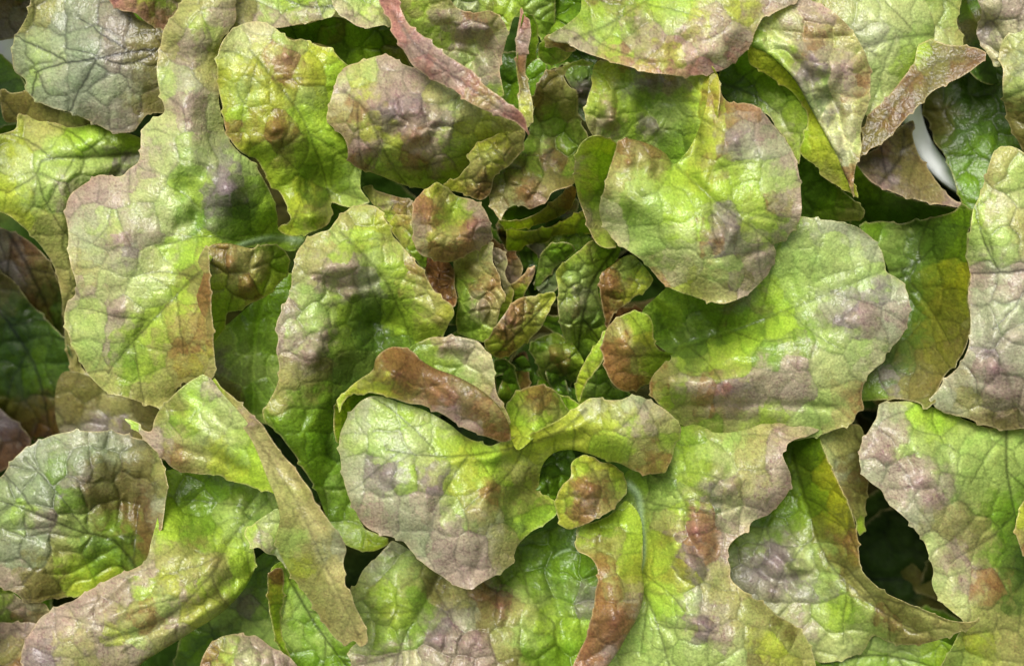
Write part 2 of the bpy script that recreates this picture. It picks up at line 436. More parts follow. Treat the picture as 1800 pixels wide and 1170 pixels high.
# ---- left plant
leaf('left', 'rounded grey-green leaf', sh('65,-40 190,-45 215,-20 240,32 262,40 295,60 310,110 310,195 262,199 246,218 235,232 195,231 170,220 140,205 110,195 90,190 70,180 55,170 48,160 45,140 25,125 20,100 24,75 33,55 50,22',
    '65,-30,0 190,-30,10 30,110,-12 150,100,24 280,120,10 235,230,-14 110,190,-6 200,40,18 150,20,4',
    '60,20,O 120,40,N 40,110,N 60,120,M 120,70,N 200,60,Q 260,80,A 130,150,N 200,160,S 220,210,Q 90,170,N 250,190,A 280,120,A 150,100,N 170,130,N 100,130,S 200,110,Q',
    mid='300,88 240,90 170,103 110,112 60,128', puff=2.38, cell=58, wave=5, vein=.5))
leaf('left', None, sh('0,160 20,163 50,160 80,175 110,195 165,205 190,230 165,235 130,235 60,215 35,215 10,215',
    '20,165,-70 100,200,-55 165,230,-70 40,210,-85', '20,180,A 60,190,A 120,210,O 160,220,A', puff=4))
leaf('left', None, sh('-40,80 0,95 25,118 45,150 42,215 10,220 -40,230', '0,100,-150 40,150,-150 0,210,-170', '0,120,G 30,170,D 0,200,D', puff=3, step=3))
leaf('left', 'yellow-green leaf with broad pale veins', sh('-40,245 0,235 28,226 34,206 60,203 90,212 130,224 165,219 200,230 240,240 280,270 300,310h 300,420h 200,520h 150,560h 140,640 185,672 190,690 160,702 138,690 118,620 112,560 104,500 85,450 60,420 25,385 -40,350',
    '0,240,-60 60,210,-62 130,240,-46 230,260,-70 20,330,-50 110,330,-40 200,310,-75 60,400,-75 110,460,-100 130,560,-150 160,690,-190',
    '20,250,Y 60,225,O 130,235,L 210,250,L 30,290,W 80,280,M 180,275,M 10,330,Y 60,330,W 110,330,P 100,300,M 210,290,V 40,370,Y 90,400,O 70,350,M 110,470,O 120,540,O 140,640,O 165,680,M',
    mid='250,268 160,275 80,280 60,310 10,340', folds=[('250,272 160,280 90,285',10,-10),('200,300 120,310 60,330',14,8),('230,250 150,255 80,250',14,7),('110,340 110,420 130,520',12,7)], puff=3.15, cell=62, wave=6, vein=.38))
leaf('left', None, sh('-40,380 0,400 40,415 80,450 105,500 112,560 105,620 60,590 20,520 -40,500', '0,410,-190 100,520,-200 0,490,-220 60,470,-170',  # this leaf and the next: shade low down put into darker codes
    '0,420,Q 40,440,B 70,480,A 100,540,D 10,480,V 60,540,B', puff=7, wave=10, mid='10,400 60,490 110,600', step=3))
leaf('left', 'olive leaf low down, its shade put into darker colours', sh('-40,470 20,490 60,540 110,590 140,660 160,720 158,760 100,778 60,775 20,735 -40,700',
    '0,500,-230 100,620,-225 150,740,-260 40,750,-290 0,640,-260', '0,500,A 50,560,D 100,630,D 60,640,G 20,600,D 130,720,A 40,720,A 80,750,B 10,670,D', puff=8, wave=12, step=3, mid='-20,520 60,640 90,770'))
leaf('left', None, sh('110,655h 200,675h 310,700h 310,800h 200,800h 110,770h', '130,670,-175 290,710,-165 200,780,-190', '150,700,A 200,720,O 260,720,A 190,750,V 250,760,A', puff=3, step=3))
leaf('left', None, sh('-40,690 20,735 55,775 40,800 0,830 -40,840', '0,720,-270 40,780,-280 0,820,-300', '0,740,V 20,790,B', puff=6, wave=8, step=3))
leaf('left', 'pink-edged leaf tip at the top edge', sh('170,-50 300,-50 330,0 310,30 300,62 285,55 255,38 238,25 210,18 195,5', '190,-40,50 300,-30,40 300,50,20 220,15,44 255,0,50',
    '200,5,K 240,18,K 280,10,L 260,-5,Y 290,45,K 220,-20,K 300,15,P', puff=3, cell=40))

leaf('left', None, sh('-60,-60 80,-60 70,10 62,40 40,62 10,70 -60,72', '0,-40,-60 60,20,-90 0,60,-110', '20,0,B 50,30,V 10,50,V 40,-20,D', puff=4, step=3))

# ---- main plant : left side
leaf('main', 'broad pale leaf reaching left with mauve patches',
  sh('345,-50 400,-50 414,15 414,38 396,60 386,85 382,120 383,160 389,205 400,240 420,268 446,288 464,318 480,350 487,378 490,402 505,410h 540,420h 520,440h 470,436h 425,436h 385,442h 366,470h 369,520h 374,600h 376,660h 350,685 320,672 303,698 285,716 262,712 240,705 215,698 190,690 165,668 148,648 132,615 122,590 113,560 117,535 133,517 134,500 126,470 120,430 119,400 115,365 124,342 140,328 158,318 175,308 200,310 216,308 226,298 243,285 248,262 252,226 268,210 288,197 282,165 277,140 276,110 283,75 290,50 318,5',
    '345,-40,45 400,-40,50 300,100,35 380,120,30 335,60,62 335,160,58 290,200,40 390,230,22 330,260,58 230,320,40 440,320,28 480,390,-14 400,340,44 300,340,52 135,345,18 130,480,16 220,450,56 300,450,38 420,432,0 500,422,-50 250,560,40 120,570,10 180,670,6 290,700,2 300,620,34 365,560,82 372,640,66 366,480,84 340,520,52',
    '350,0,O 390,30,P 370,40,L 300,80,O 330,90,P 350,120,O 290,150,M 380,110,O 370,140,O 330,150,S 320,190,P 350,180,P 340,230,P 380,190,W 290,220,W 330,250,M 260,230,W 250,280,P 230,310,P 300,290,W 160,330,P 130,360,P 190,350,P 250,340,W 300,340,W 330,310,G 330,330,L 345,385,G 390,330,V 400,300,V 380,350,V 420,360,D 430,290,M 460,340,G 480,380,L 430,400,G 300,400,W 160,410,S 210,420,P 230,440,V 190,400,M 280,410,P 310,460,L 350,440,L 280,470,W 140,480,O 135,500,P 180,490,W 240,500,W 160,560,M 200,550,P 190,610,P 240,590,L 270,560,L 320,510,L 230,640,G 240,660,L 250,690,O 300,690,O 190,660,O 150,620,M 270,640,L 290,640,O 330,570,O 320,600,R 345,590,R 355,530,O 350,640,Y 365,650,O 330,540,L 340,490,A 280,620,O 335,560,R 330,620,R 350,500,O 360,625,O 325,650,O 345,640,R',
    mid='520,418 440,428 352,478 290,540 225,610 190,655', ribs=[('530,424 480,418 430,428 395,444', 7)], bumps='405,330,46,14 345,380,22,-6 210,420,30,5 320,190,30,6 205,545,25,5 320,330,26,-7', puff=1.76, cell=60, wave=6, vein=.36, seed=101, folds=[('300,395 345,405 372,425',14,-12),('455,305 470,345 480,385',10,6),('345,480 290,545 225,620',16,-7),('330,215 350,260 330,300',22,7),('372,290 360,330 380,375',14,-8),('335,320 345,385',10,-7),('170,420 230,400 290,420',18,5),('150,560 210,545 260,570',16,5)]),
  sh('362,436 372,430f 395,427f 415,430f 440,436 470,430 500,438 508,460 504,480 488,500 475,515 455,527 438,536 420,546 400,550 396,575 386,590 374,602 369,560h 366,490h',
    '365,440,62 410,445,52 470,440,20 500,460,-14 440,500,22 400,540,0 380,590,-10 368,520,30', '375,445,A 400,450,R 420,470,O 410,500,O 450,470,O 480,460,G 440,505,R 470,500,L 400,530,L 380,570,L 380,500,Y 430,440,O', puff=8, cell=40, wave=4, bumps='405,465,18,7 440,500,20,8 455,465,18,6', roll=8, seed=102),
  sh('352,446 362,432 366,440 368,470 371,520 375,600 379,655 362,674h 330,645h 330,570h 342,490h', '360,436,88 368,520,98 374,600,92 374,660,70 342,490,64 330,580,44 332,640,42 350,560,72', '360,440,O 366,500,R 370,560,O 374,640,T 350,520,R 345,560,R 340,600,B 358,590,O 352,630,Y 340,645,R 360,650,T 366,600,R', puff=2, wave=3, seed=103, curl=5, cell=30, droop=4))
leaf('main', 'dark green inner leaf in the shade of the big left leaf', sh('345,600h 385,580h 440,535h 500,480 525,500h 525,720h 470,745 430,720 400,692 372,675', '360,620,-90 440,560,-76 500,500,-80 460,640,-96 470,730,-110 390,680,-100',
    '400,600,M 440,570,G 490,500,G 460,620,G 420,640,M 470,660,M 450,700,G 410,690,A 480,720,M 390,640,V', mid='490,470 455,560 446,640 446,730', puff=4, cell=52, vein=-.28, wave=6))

leaf('main', 'lime green leaf with brown spots',
  sh('383,120 386,85 398,62 418,45 440,38 458,38 478,46 496,60 512,70 530,69 545,76 562,82 582,86 598,102 614,116 640,150h 640,260h 634,330 646,354 630,363 600,362 583,357 582,376 576,394 560,404 540,410 520,416 500,412 488,402 505,392 510,386 507,370 498,350 488,335 478,332 470,312 462,298 450,280 424,268 405,245 393,212 391,195 385,165',
    '400,60,36 450,40,24 500,70,34 600,100,10 620,200,-14 440,160,38 520,190,30 390,190,34 420,260,24 470,290,4 570,270,2 560,320,-44 630,340,-40 600,355,-60 510,400,-22 545,380,4 480,250,26',
    '410,80,W 450,50,C 450,110,Y 400,130,Y 430,150,M 500,80,M 505,98,K 560,100,Y 590,120,L 500,130,R 480,150,Y 560,140,Y 580,150,L 540,170,M 420,200,L 480,200,Y 540,200,L 490,230,R 480,228,B 475,240,A 410,235,A 405,225,R 510,245,A 430,250,Y 460,270,L 500,280,A 540,250,L 540,300,G 520,290,L 570,260,L 580,310,L 620,330,M 500,310,L 555,340,D 520,340,Y 545,360,A 540,390,L 560,380,O 505,395,Y 490,320,L',
    mid='440,88 490,150 530,205 555,265 570,310 580,350', folds=[('480,130 530,205 560,290 580,350',14,-9),('560,270 540,320 550,350',14,-12),('585,230 610,290 620,340',18,8),('420,240 470,265 500,330',12,8),('460,230 480,240 500,235',7,-7)], bumps='482,232,26,10 505,98,14,5 440,130,40,6 540,150,34,6 545,370,30,14', puff=2.55, cell=48, wave=6, vein=.3))

leaf('main', 'rounded leaf with a mauve blistered top',
  sh('574,212 577,186 588,150 594,131 610,117 632,110 650,103 668,98 686,99 700,109 722,118 745,120 785,140 840,175 885,200 918,226 895,230 872,242 850,250 833,270 824,298 802,318 776,325 740,331 715,326 690,317 650,302 630,296 612,280 610,258 604,240 588,226',
    '580,200,24 610,130,28 680,100,26 780,140,52 900,222,30 680,190,66 620,220,48 740,220,72 820,220,56 650,290,2 720,320,-36 800,310,-20 830,270,10 700,270,44 770,270,44',
    '585,160,P 600,130,C 680,105,P 640,130,M 640,150,Y 600,180,C 590,205,O 620,200,R 680,170,P 660,160,P 690,200,V 730,180,V 710,150,P 760,160,O 800,190,M 840,200,O 790,210,V 770,230,P 720,220,P 650,230,Y 640,250,P 620,260,P 630,280,R 650,270,P 670,290,L 690,250,Y 730,240,R 740,260,P 725,280,R 755,285,O 780,280,P 800,260,L 810,230,Y 850,220,Y 780,310,L 700,305,L 740,320,L 890,215,O',
    mid='605,160 640,190 660,230 680,275 715,325', folds=[('640,180 665,235 690,285 720,325',11,-10),('700,170 712,215 705,255',8,-9),('755,180 765,230 745,270',8,-9),('800,205 790,240 782,250',9,10),('700,268 730,262 760,262',7,-7),('680,255 690,290',9,6),('820,200 830,260 810,305',14,-8)], bumps='690,185,34,9 740,190,28,8 690,235,20,-8 725,240,22,10 735,280,20,8 800,215,16,8 650,190,22,6 780,285,18,8 640,265,24,6 765,215,18,6', puff=4.80, cell=44, wave=5, vein=.32, mott=1.1))

leaf('main', 'pink pointed leaf margin folded over the leaf behind it',
  sh('660,-50 690,-50 702,12 722,46 745,64 768,84 792,101 815,116 832,127 846,146 864,160 882,171 898,186 912,195 924,213 928,235 918,226 905,214 886,207 868,199 842,188 820,177 805,165 790,154 772,146 755,136 738,124 724,114 713,98 705,84 698,70 690,58 687,40 679,25 668,6',
    '675,-40,84 690,40,100 730,80,116 720,110,104 800,130,120 870,185,124 925,230,112', '680,0,K 700,50,K 730,90,P 760,110,K 800,130,P 820,150,K 780,105,P 850,170,O 880,190,P 910,210,K 926,230,K 860,165,R 750,80,P',
    puff=2.4, cell=34, wave=5, mid='690,20 740,90 820,150 920,222', sec=False, vein=.3, mott=1.2))

leaf('main', 'pale mauve cupped leaf behind the pink fold',
  sh('680,-50 760,-50 800,10 830,22 862,20 882,34 893,58 888,80 881,104 879,125 884,150 886,168 870,170h 820,140h 745,80h 700,40h', '690,-40,46 780,10,56 860,24,60 892,60,52 830,50,30 790,60,20 850,90,14 880,140,24 860,150,10 740,40,40',
    '740,20,L 790,10,O 830,24,R 870,30,O 890,60,C 810,45,V 770,60,L 840,50,V 780,40,P 860,70,P 800,85,P 830,90,M 870,90,P 850,120,P 880,120,P 830,110,M 870,150,G 860,140,V 885,160,L 720,10,O', puff=4.5, cell=42, wave=5, folds=[('770,28 820,42 875,45',12,12),('790,70 830,75 870,60',9,-10),('800,50 815,85 830,110',8,-8),('850,55 840,90 855,130',9,9),('880,60 872,110 880,150',10,8)],
    bumps='815,60,22,8 850,55,16,7 845,85,16,-6', vein=-.25, mott=1.2))
leaf('main', 'small upright leaf seen edge-on with a pink face', 
  sh('907,100 909,62 914,28 917,17 924,30 931,34 934,60 926,100 924,130 930,150 934,170 937,200 930,222 918,225 914,205 911,180 911,150 908,125',
    '917,20,96 912,80,92 914,150,84 926,210,84', '915,40,K 914,80,P 912,110,R 918,150,A 925,190,Y 926,215,O 932,180,O 920,60,P', puff=3, cell=26, wave=4),
  sh('920,24h 934,28 944,45 946,60 944,85 938,105 927,120 920,135h 914,160h 908,120h', '925,30,84 942,60,56 936,100,56 915,140,70 918,70,80', '930,40,G 938,70,L 930,100,G 918,120,L 915,150,G', puff=4, cell=28, wave=4))
leaf('main', 'green leaf in the gap below the folded margin', sh('870,110 900,90 930,100 960,110 950,160 930,200 900,195 880,160', '880,120,-60 940,110,-40 930,190,-40 900,150,-60', '900,120,D 930,140,G 900,180,G 950,120,G', puff=4))

leaf('main', 'big leaf at the top edge, green turning pink at its margin',
  sh('1030,-60 1420,-60 1402,0 1385,12 1362,22 1342,30 1332,48 1326,62 1322,76 1305,96 1288,112 1272,122 1256,128 1222,133 1188,133 1160,130 1128,125 1102,116 1080,110 1058,102 1040,97 1018,88 1000,78f 975,74f 962,66h 1000,40h 1020,20h',
    '1040,-50,50 1400,-40,70 1330,50,84 1250,125,82 1130,120,92 1010,78,92 1050,40,52 1150,20,70 1240,50,94 1100,70,72 1180,90,90',
    '1040,20,L 1060,60,M 1100,30,G 1060,5,A 1050,-10,R 1090,80,L 1100,50,L 1130,20,Y 1150,-10,L 1110,50,P 1120,90,P 1150,60,P 1170,30,M 1200,10,L 1190,60,P 1230,40,Y 1180,100,Y 1210,70,K 1200,90,P 1250,80,C 1250,40,P 1300,20,Y 1300,60,P 1350,10,P 1290,100,K 1220,125,K 1160,125,K 1100,108,K 1050,95,O 1020,85,P 1260,115,P 1330,40,O 1130,100,Y',
    mid='1010,68 1060,48 1110,18 1170,-20', folds=[('1098,35 1112,80 1105,110',12,-12),('1120,50 1140,80 1130,105',12,9),('1180,20 1160,60 1170,100',12,8),('1230,50 1200,80 1150,90',10,-7),('1300,40 1260,90 1200,110',14,6)], bumps='1170,75,34,6 1120,30,22,6 1240,90,30,5', puff=2.40, cell=58, wave=6, vein=.3, roll=6, mott=1.25),
  sh('958,64 968,60 985,68 1005,80 1012,88 996,92 978,84 964,82 958,74', '960,66,70 985,82,76 1005,88,84', '962,70,O 980,84,R 1000,88,A', puff=1, wave=2),
  sh('948,84 962,66h 985,72h 1010,84h 1000,100 980,112 960,112 948,100', '960,75,40 1000,90,52 970,105,20', '965,72,L 960,95,G 985,95,O 975,105,G', puff=3, wave=3, cell=24))
leaf('main', 'deep green leaf at the top edge', sh('925,-60 1060,-60 1060,60 1020,75 985,75 955,62 945,30 925,10', '935,-40,-40 1040,-40,-20 1030,60,-10 960,50,-30', '940,0,G 980,0,D 1000,20,G 1030,30,D 960,30,L 1000,50,D', puff=9, cell=40, wave=8, vein=.2))

leaf('main', 'broad leaf at the right with a fold of bright green under it',
  sh('1340,30h 1400,-10h 1432,4 1455,14 1470,25 1488,42 1502,62 1512,78 1522,98 1530,128 1530,160 1528,184 1516,215 1513,240 1514,262 1505,292 1500,318 1500,345 1490,320f 1470,275f 1448,232f 1420,182f 1398,142f 1370,112f 1345,92f 1318,78f 1325,58h',
    '1400,5,62 1470,30,66 1520,100,56 1528,170,46 1510,260,46 1500,330,48 1440,210,56 1350,90,62 1450,100,74 1480,190,60 1400,60,66',
    '1350,50,O 1400,20,P 1440,20,P 1360,40,W 1330,70,G 1350,80,M 1400,70,O 1450,50,O 1500,70,O 1520,110,O 1400,80,V 1420,100,V 1430,130,V 1380,60,C 1480,110,P 1460,100,C 1490,130,P 1520,150,R 1450,150,M 1480,170,C 1450,180,D 1465,190,V 1500,190,O 1470,220,W 1450,220,C 1490,240,C 1480,280,S 1510,250,M 1500,310,R 1495,330,A 1375,100,L 1350,85,M 1420,60,R',
    mid='1340,40 1400,85 1450,150 1480,230 1498,310', folds=[('1345,50 1400,70 1450,75 1500,90',10,-9),('1365,75 1400,110 1430,150 1450,190',12,-14),('1385,65 1430,95 1455,140',14,10),('1470,90 1485,130 1470,160',8,-7),('1460,165 1475,200 1460,225',8,-10),('1500,120 1505,190 1490,280',12,6)], bumps='1420,110,40,8 1480,120,28,6 1460,175,26,-7 1400,110,16,-8 1440,160,20,5', puff=5, cell=56, wave=6, vein=-.2, roll=12, mott=1.2),
  sh('1318,82h 1350,96h 1400,145h 1450,232h 1490,312h 1502,325 1508,348 1495,340 1478,330 1458,318 1440,306 1438,296 1420,282 1406,266 1412,245 1418,220 1416,195 1405,178 1390,160 1360,140 1335,122 1318,112',
    '1320,90,44 1360,118,40 1410,180,30 1440,250,32 1412,255,16 1490,325,30', '1320,95,Y 1345,110,Y 1380,135,Y 1410,170,L 1430,210,Y 1440,260,Y 1470,300,Y 1500,335,Y 1415,240,L 1460,310,O 1425,180,R', puff=2.5, cell=34, wave=4, vein=.3),
  sh('1262,150 1266,125 1290,105 1316,84 1340,108h 1390,150h 1416,190h 1420,240h 1408,270 1404,290 1395,275 1388,255 1372,235 1345,200h 1290,185h', '1270,140,-10 1316,90,14 1340,150,-34 1400,180,2 1410,240,4 1370,230,-10 1300,180,-30',
    '1280,140,D 1310,110,G 1310,160,D 1350,150,G 1380,180,G 1370,200,W 1400,200,L 1400,250,L 1385,240,C 1350,130,L 1360,190,M', mid='1260,145 1320,165 1370,200', sec=True, puff=4, wave=4, vein=.35))

# ---- top right plant
leaf('top', 'pale grey-green leaf', sh('1400,-60 1600,-60 1625,0 1640,30 1642,70 1640,95 1615,120 1590,140 1560,175 1530,205 1500,180h 1440,100h', '1420,-40,10 1600,-40,0 1635,60,-10 1550,180,0 1550,60,22 1470,80,10',
    '1450,10,O 1520,20,W 1580,30,W 1620,30,W 1600,80,M 1560,100,W 1540,150,W 1510,60,S 1600,110,L 1630,60,M 1550,60,S', mid='1640,60 1580,66 1530,80 1470,100', puff=2.5, cell=50, wave=4, vein=.3, rim=.4))
leaf('top', None, sh('1590,-60 1690,-60 1690,0 1682,40 1692,80 1660,110h 1620,110h 1635,60', '1600,-40,-26 1680,-40,-30 1685,70,-30 1640,80,-24', '1640,0,M 1670,30,M 1680,60,O 1650,60,W 1660,10,O', puff=3, wave=4, rim=.5))
leaf('top', 'brown leaf underside crossing diagonally', sh('1618,76 1640,72 1662,78 1690,80 1718,84 1734,93 1732,104 1718,116 1694,132 1668,145 1640,160 1622,178 1600,200 1580,222 1566,240 1545,255 1525,265 1504,284 1513,255 1518,230 1530,200 1552,180 1570,158 1590,132 1606,110',
    '1620,80,10 1730,98,34 1640,120,22 1590,160,26 1560,230,24 1510,275,20', '1625,85,L 1650,95,A 1680,90,A 1725,95,B 1690,120,B 1640,140,A 1600,150,B 1560,190,B 1540,220,A 1520,260,A 1590,190,B 1620,170,A 1575,170,A 1640,110,A',
    mid='1720,98 1640,112 1580,170 1520,260', sec=True, puff=0.6, cell=34, wave=2, vein=.22, rim=1.2, droop=3))
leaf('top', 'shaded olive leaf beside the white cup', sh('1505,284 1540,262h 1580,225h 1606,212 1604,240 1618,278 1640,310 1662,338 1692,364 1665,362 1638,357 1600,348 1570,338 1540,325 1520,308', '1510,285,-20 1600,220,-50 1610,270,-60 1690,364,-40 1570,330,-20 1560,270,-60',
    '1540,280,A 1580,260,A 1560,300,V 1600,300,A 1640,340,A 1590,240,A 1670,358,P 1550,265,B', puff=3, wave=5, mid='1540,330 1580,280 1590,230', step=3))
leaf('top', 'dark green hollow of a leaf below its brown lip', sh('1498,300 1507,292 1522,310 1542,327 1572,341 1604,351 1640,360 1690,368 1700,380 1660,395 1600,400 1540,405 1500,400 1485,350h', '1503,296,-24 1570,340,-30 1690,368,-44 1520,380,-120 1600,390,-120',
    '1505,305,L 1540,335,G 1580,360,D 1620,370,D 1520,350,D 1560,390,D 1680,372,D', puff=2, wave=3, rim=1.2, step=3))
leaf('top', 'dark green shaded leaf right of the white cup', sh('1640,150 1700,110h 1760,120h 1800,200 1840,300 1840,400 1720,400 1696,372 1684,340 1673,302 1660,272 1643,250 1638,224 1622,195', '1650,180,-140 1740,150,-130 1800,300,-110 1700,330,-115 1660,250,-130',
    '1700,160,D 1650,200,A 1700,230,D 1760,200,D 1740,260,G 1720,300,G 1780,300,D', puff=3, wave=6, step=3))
leaf('top', 'pale mauve lobed leaf in the top right corner', sh('1700,-60 1860,-60 1860,60 1830,80h 1790,80 1770,100 1757,117 1742,105 1728,84 1717,58 1722,40 1726,22 1718,0', '1710,-40,20 1850,-40,30 1755,105,10 1740,30,26 1800,30,30 1735,50,10',
    '1740,10,C 1740,-20,P 1740,50,V 1760,70,C 1780,20,P 1750,95,C 1800,0,P 1770,45,C', bumps='1740,46,18,-8', puff=5, cell=40, wave=7, rim=.6))
leaf('top', 'grey-green leaf hanging at the right edge', sh('1762,120 1757,100 1764,70 1782,48 1810,30 1860,20 1860,330 1810,290 1790,250 1775,220 1764,180', '1765,90,14 1850,40,40 1775,200,0 1850,290,-10 1800,150,30', '1770,90,O 1790,60,W 1780,150,M 1780,200,A 1800,120,S 1800,240,A 1770,130,O', puff=4, cell=44, wave=6, vein=.35))
leaf('top', None, sh('1650,-60 1740,-60 1740,60 1770,130h 1740,150 1700,120 1690,80 1684,40', '1660,-40,-90 1730,100,-100 1700,60,-80', '1700,0,G 1710,40,A 1720,100,D', puff=4, step=3))

# ---- right plant
leaf('right', 'dark green leaf with its margin raised and lit yellow-green', sh('1510,396 1530,392 1554,390 1580,394 1612,388 1650,380 1675,372 1692,358 1705,368 1710,372 1706,392 1701,410 1700,430 1699,448 1704,466 1706,485 1702,520 1706,556 1704,590 1696,615 1678,640 1660,660 1645,690 1632,716 1612,708 1580,702 1545,702 1500,700h 1500,640h 1560,560h 1560,470h',
    '1520,396,-70 1600,400,-100 1690,362,-24 1702,440,-10 1704,540,-10 1670,640,-30 1632,712,-30 1560,690,-60 1600,560,-110 1560,440,-90 1640,470,-90 1650,560,-80 1540,650,-70',
    '1540,410,G 1570,420,M 1600,400,D 1690,380,G 1660,400,D 1640,440,D 1600,470,D 1690,440,G 1700,480,H 1690,520,H 1680,570,Z 1640,560,Z 1650,600,Z 1620,620,A 1670,530,Z 1650,540,Z 1695,500,H 1600,560,D 1615,530,D 1610,600,D 1570,640,D 1560,670,V 1600,680,A 1640,680,A 1580,700,O 1700,560,O 1690,600,A 1540,690,G',
    mid='1555,475 1600,468 1645,430', sec=True, puff=2.80, cell=50, wave=5, vein=.35))
leaf('right', 'grey-mauve leaf with a bold vein net', sh('1750,264 1762,258 1776,256 1788,261 1798,268 1830,300 1860,330 1860,740 1800,753 1770,756 1745,750 1722,744 1700,735 1680,730 1645,716 1636,702 1650,685 1664,664 1684,644 1698,618 1706,590 1706,555 1702,520 1706,485 1700,450 1702,420 1708,390 1711,365 1722,345 1730,320 1736,295',
    '1770,260,36 1720,350,24 1702,460,10 1850,350,20 1760,420,40 1704,560,16 1780,560,34 1640,704,-10 1760,750,-20 1740,650,24 1850,640,20',
    '1760,280,O 1740,320,O 1780,300,M 1715,370,L 1750,360,C 1720,420,M 1760,420,M 1790,400,O 1715,480,P 1760,480,S 1790,490,P 1720,540,S 1770,550,S 1800,560,S 1720,600,S 1780,620,S 1700,650,S 1740,660,P 1770,700,P 1700,700,O 1660,700,S 1760,740,A 1730,610,V',
    mid='1840,470 1770,478 1705,480', folds=[('1720,620 1760,650 1790,740',9,-9),('1800,560 1750,610 1720,640',9,-9),('1740,540 1750,600',10,6),('1700,680 1750,690 1800,690',14,7)], bumps='1750,650,40,6 1780,590,30,5', puff=3.60, cell=60, wave=6, vein=.45))
leaf('right', 'long pale leaf with a wavy whitish margin', sh('1545,712 1560,707 1600,704 1640,714 1682,732 1740,752 1800,755 1860,745 1860,1230 1620,1230 1660,1160 1686,1110 1694,1092 1675,1075 1660,1062 1645,1040 1638,1022 1640,1005 1632,975 1624,952 1608,930 1590,908 1570,890 1556,878 1550,862 1535,850 1522,840 1514,824 1510,800 1514,778 1528,755 1540,735',
    '1550,712,-12 1640,712,-40 1760,760,-50 1515,800,0 1550,860,4 1620,950,-6 1640,1010,-14 1690,1090,-20 1700,850,-20 1620,800,10 1740,950,-60 1780,850,-60 1660,900,-4 1720,1050,-30 1690,1180,-60 1850,1000,-90 1840,1200,-80',
    '1550,730,S 1540,790,P 1530,820,S 1570,760,P 1610,730,L 1650,740,L 1700,760,M 1760,780,M 1600,780,M 1640,800,M 1590,850,P 1640,860,P 1610,820,P 1700,840,M 1760,830,M 1780,900,G 1740,900,G 1660,920,O 1600,900,S 1630,960,W 1680,960,P 1720,940,O 1760,960,G 1650,1020,W 1700,1010,P 1690,1060,W 1740,1030,R 1720,1080,O 1780,1060,D 1760,1120,O 1710,1130,Y 1680,1150,M 1790,1140,O 1800,1000,D',
    mid='1770,740 1770,830 1790,930', folds=[('1545,760 1600,820 1660,900 1700,1000',12,-8),('1570,740 1630,810 1690,900 1720,980',14,9),('1620,920 1670,1000 1680,1070',10,6),('1650,780 1700,870 1730,960',10,-7)], bumps='1560,800,24,5 1620,845,20,5 1640,880,26,4', puff=2.73, cell=50, wave=7, vein=.38, mott=1.25, rim=.7))
leaf('right', 'yellow-edged leaf tip at the right edge', sh('1860,860 1800,878 1788,905 1784,930 1790,955 1800,978 1860,1000', '1850,880,20 1788,920,16 1850,990,10', '1795,910,Y 1792,940,O 1800,960,R 1830,930,G', puff=3, step=2.6))

# ---- main plant : right side
leaf('main', 'dark leaf under the right-hand leaf with a raised brown-gold margin',
  sh('1280,880h 1340,900h 1374,820h 1376,792 1388,776 1410,764 1432,758 1446,785 1456,812 1468,838 1480,860 1492,885 1502,915 1507,945 1510,975 1512,995 1530,1020 1556,1040 1580,1052 1610,1065 1640,1078 1670,1090 1700,1093 1722,1090 1704,1104 1684,1112 1650,1124 1600,1132 1560,1128 1536,1118 1520,1140 1490,1155 1460,1162 1430,1160h 1380,1120h 1270,1040h',
    '1300,960,-80 1380,800,-90 1420,765,-60 1440,800,-40 1480,870,-20 1508,960,-10 1550,1035,-6 1640,1080,-4 1715,1092,0 1620,1125,-30 1530,1115,-60 1460,1160,-70 1440,1000,-70 1400,880,-100 1370,1050,-80 1480,990,-40',
    '1390,790,D 1420,790,D 1440,800,G 1450,830,Y 1430,870,G 1410,850,D 1470,870,H 1490,920,Z 1480,950,B 1500,960,R 1455,850,H 1465,905,H 1478,920,Z 1450,820,H 1462,935,Z 1490,980,Z 1380,900,G 1350,900,G 1320,950,M 1370,960,V 1350,1000,V 1340,980,V 1400,980,W 1390,1020,V 1440,960,M 1430,900,G 1440,1010,M 1480,1000,A 1520,1030,O 1580,1070,O 1560,1090,B 1640,1090,O 1680,1100,O 1620,1120,O 1600,1110,A 1490,1070,G 1470,1080,L 1440,1080,M 1430,1040,V 1400,1060,W 1450,1130,W 1500,1130,W 1540,1110,M 1420,1100,P',
    mid='1395,800 1420,890 1455,985 1530,1060 1620,1112', folds=[('1400,800 1425,890 1455,970 1530,1050 1620,1110',14,-12),('1345,960 1385,1000 1400,1040',9,-12),('1330,990 1370,1020 1440,1000',9,-10),('1370,950 1400,990 1430,1010',10,9),('1470,1010 1475,1090',14,6)], sec=True, bumps='1370,985,40,8 1400,1000,24,8 1360,1040,22,6', puff=4.5, cell=48, wave=6, vein=.35),
  sh('1432,758h 1480,750 1510,748 1522,780 1527,820 1524,870 1520,905 1519,935 1511,942 1506,925 1500,905 1490,880 1478,856 1466,832 1452,800', '1440,765,-60 1500,755,-76 1522,830,-90 1512,930,-60 1480,850,-40',
    '1450,780,W 1480,780,O 1500,800,A 1480,830,S 1500,860,A 1510,900,O 1512,935,L 1515,830,B', puff=3, wave=4))
leaf('main', None, sh('1430,1165 1460,1150 1500,1130h 1560,1115h 1640,1120h 1690,1150h 1660,1230 1440,1230', '1440,1165,-90 1560,1120,-100 1660,1180,-100 1500,1210,-110', '1460,1165,G 1500,1150,M 1560,1140,W 1600,1150,M 1650,1160,L 1550,1160,G', mid='1430,1170 1540,1150 1640,1170', puff=3, wave=4))

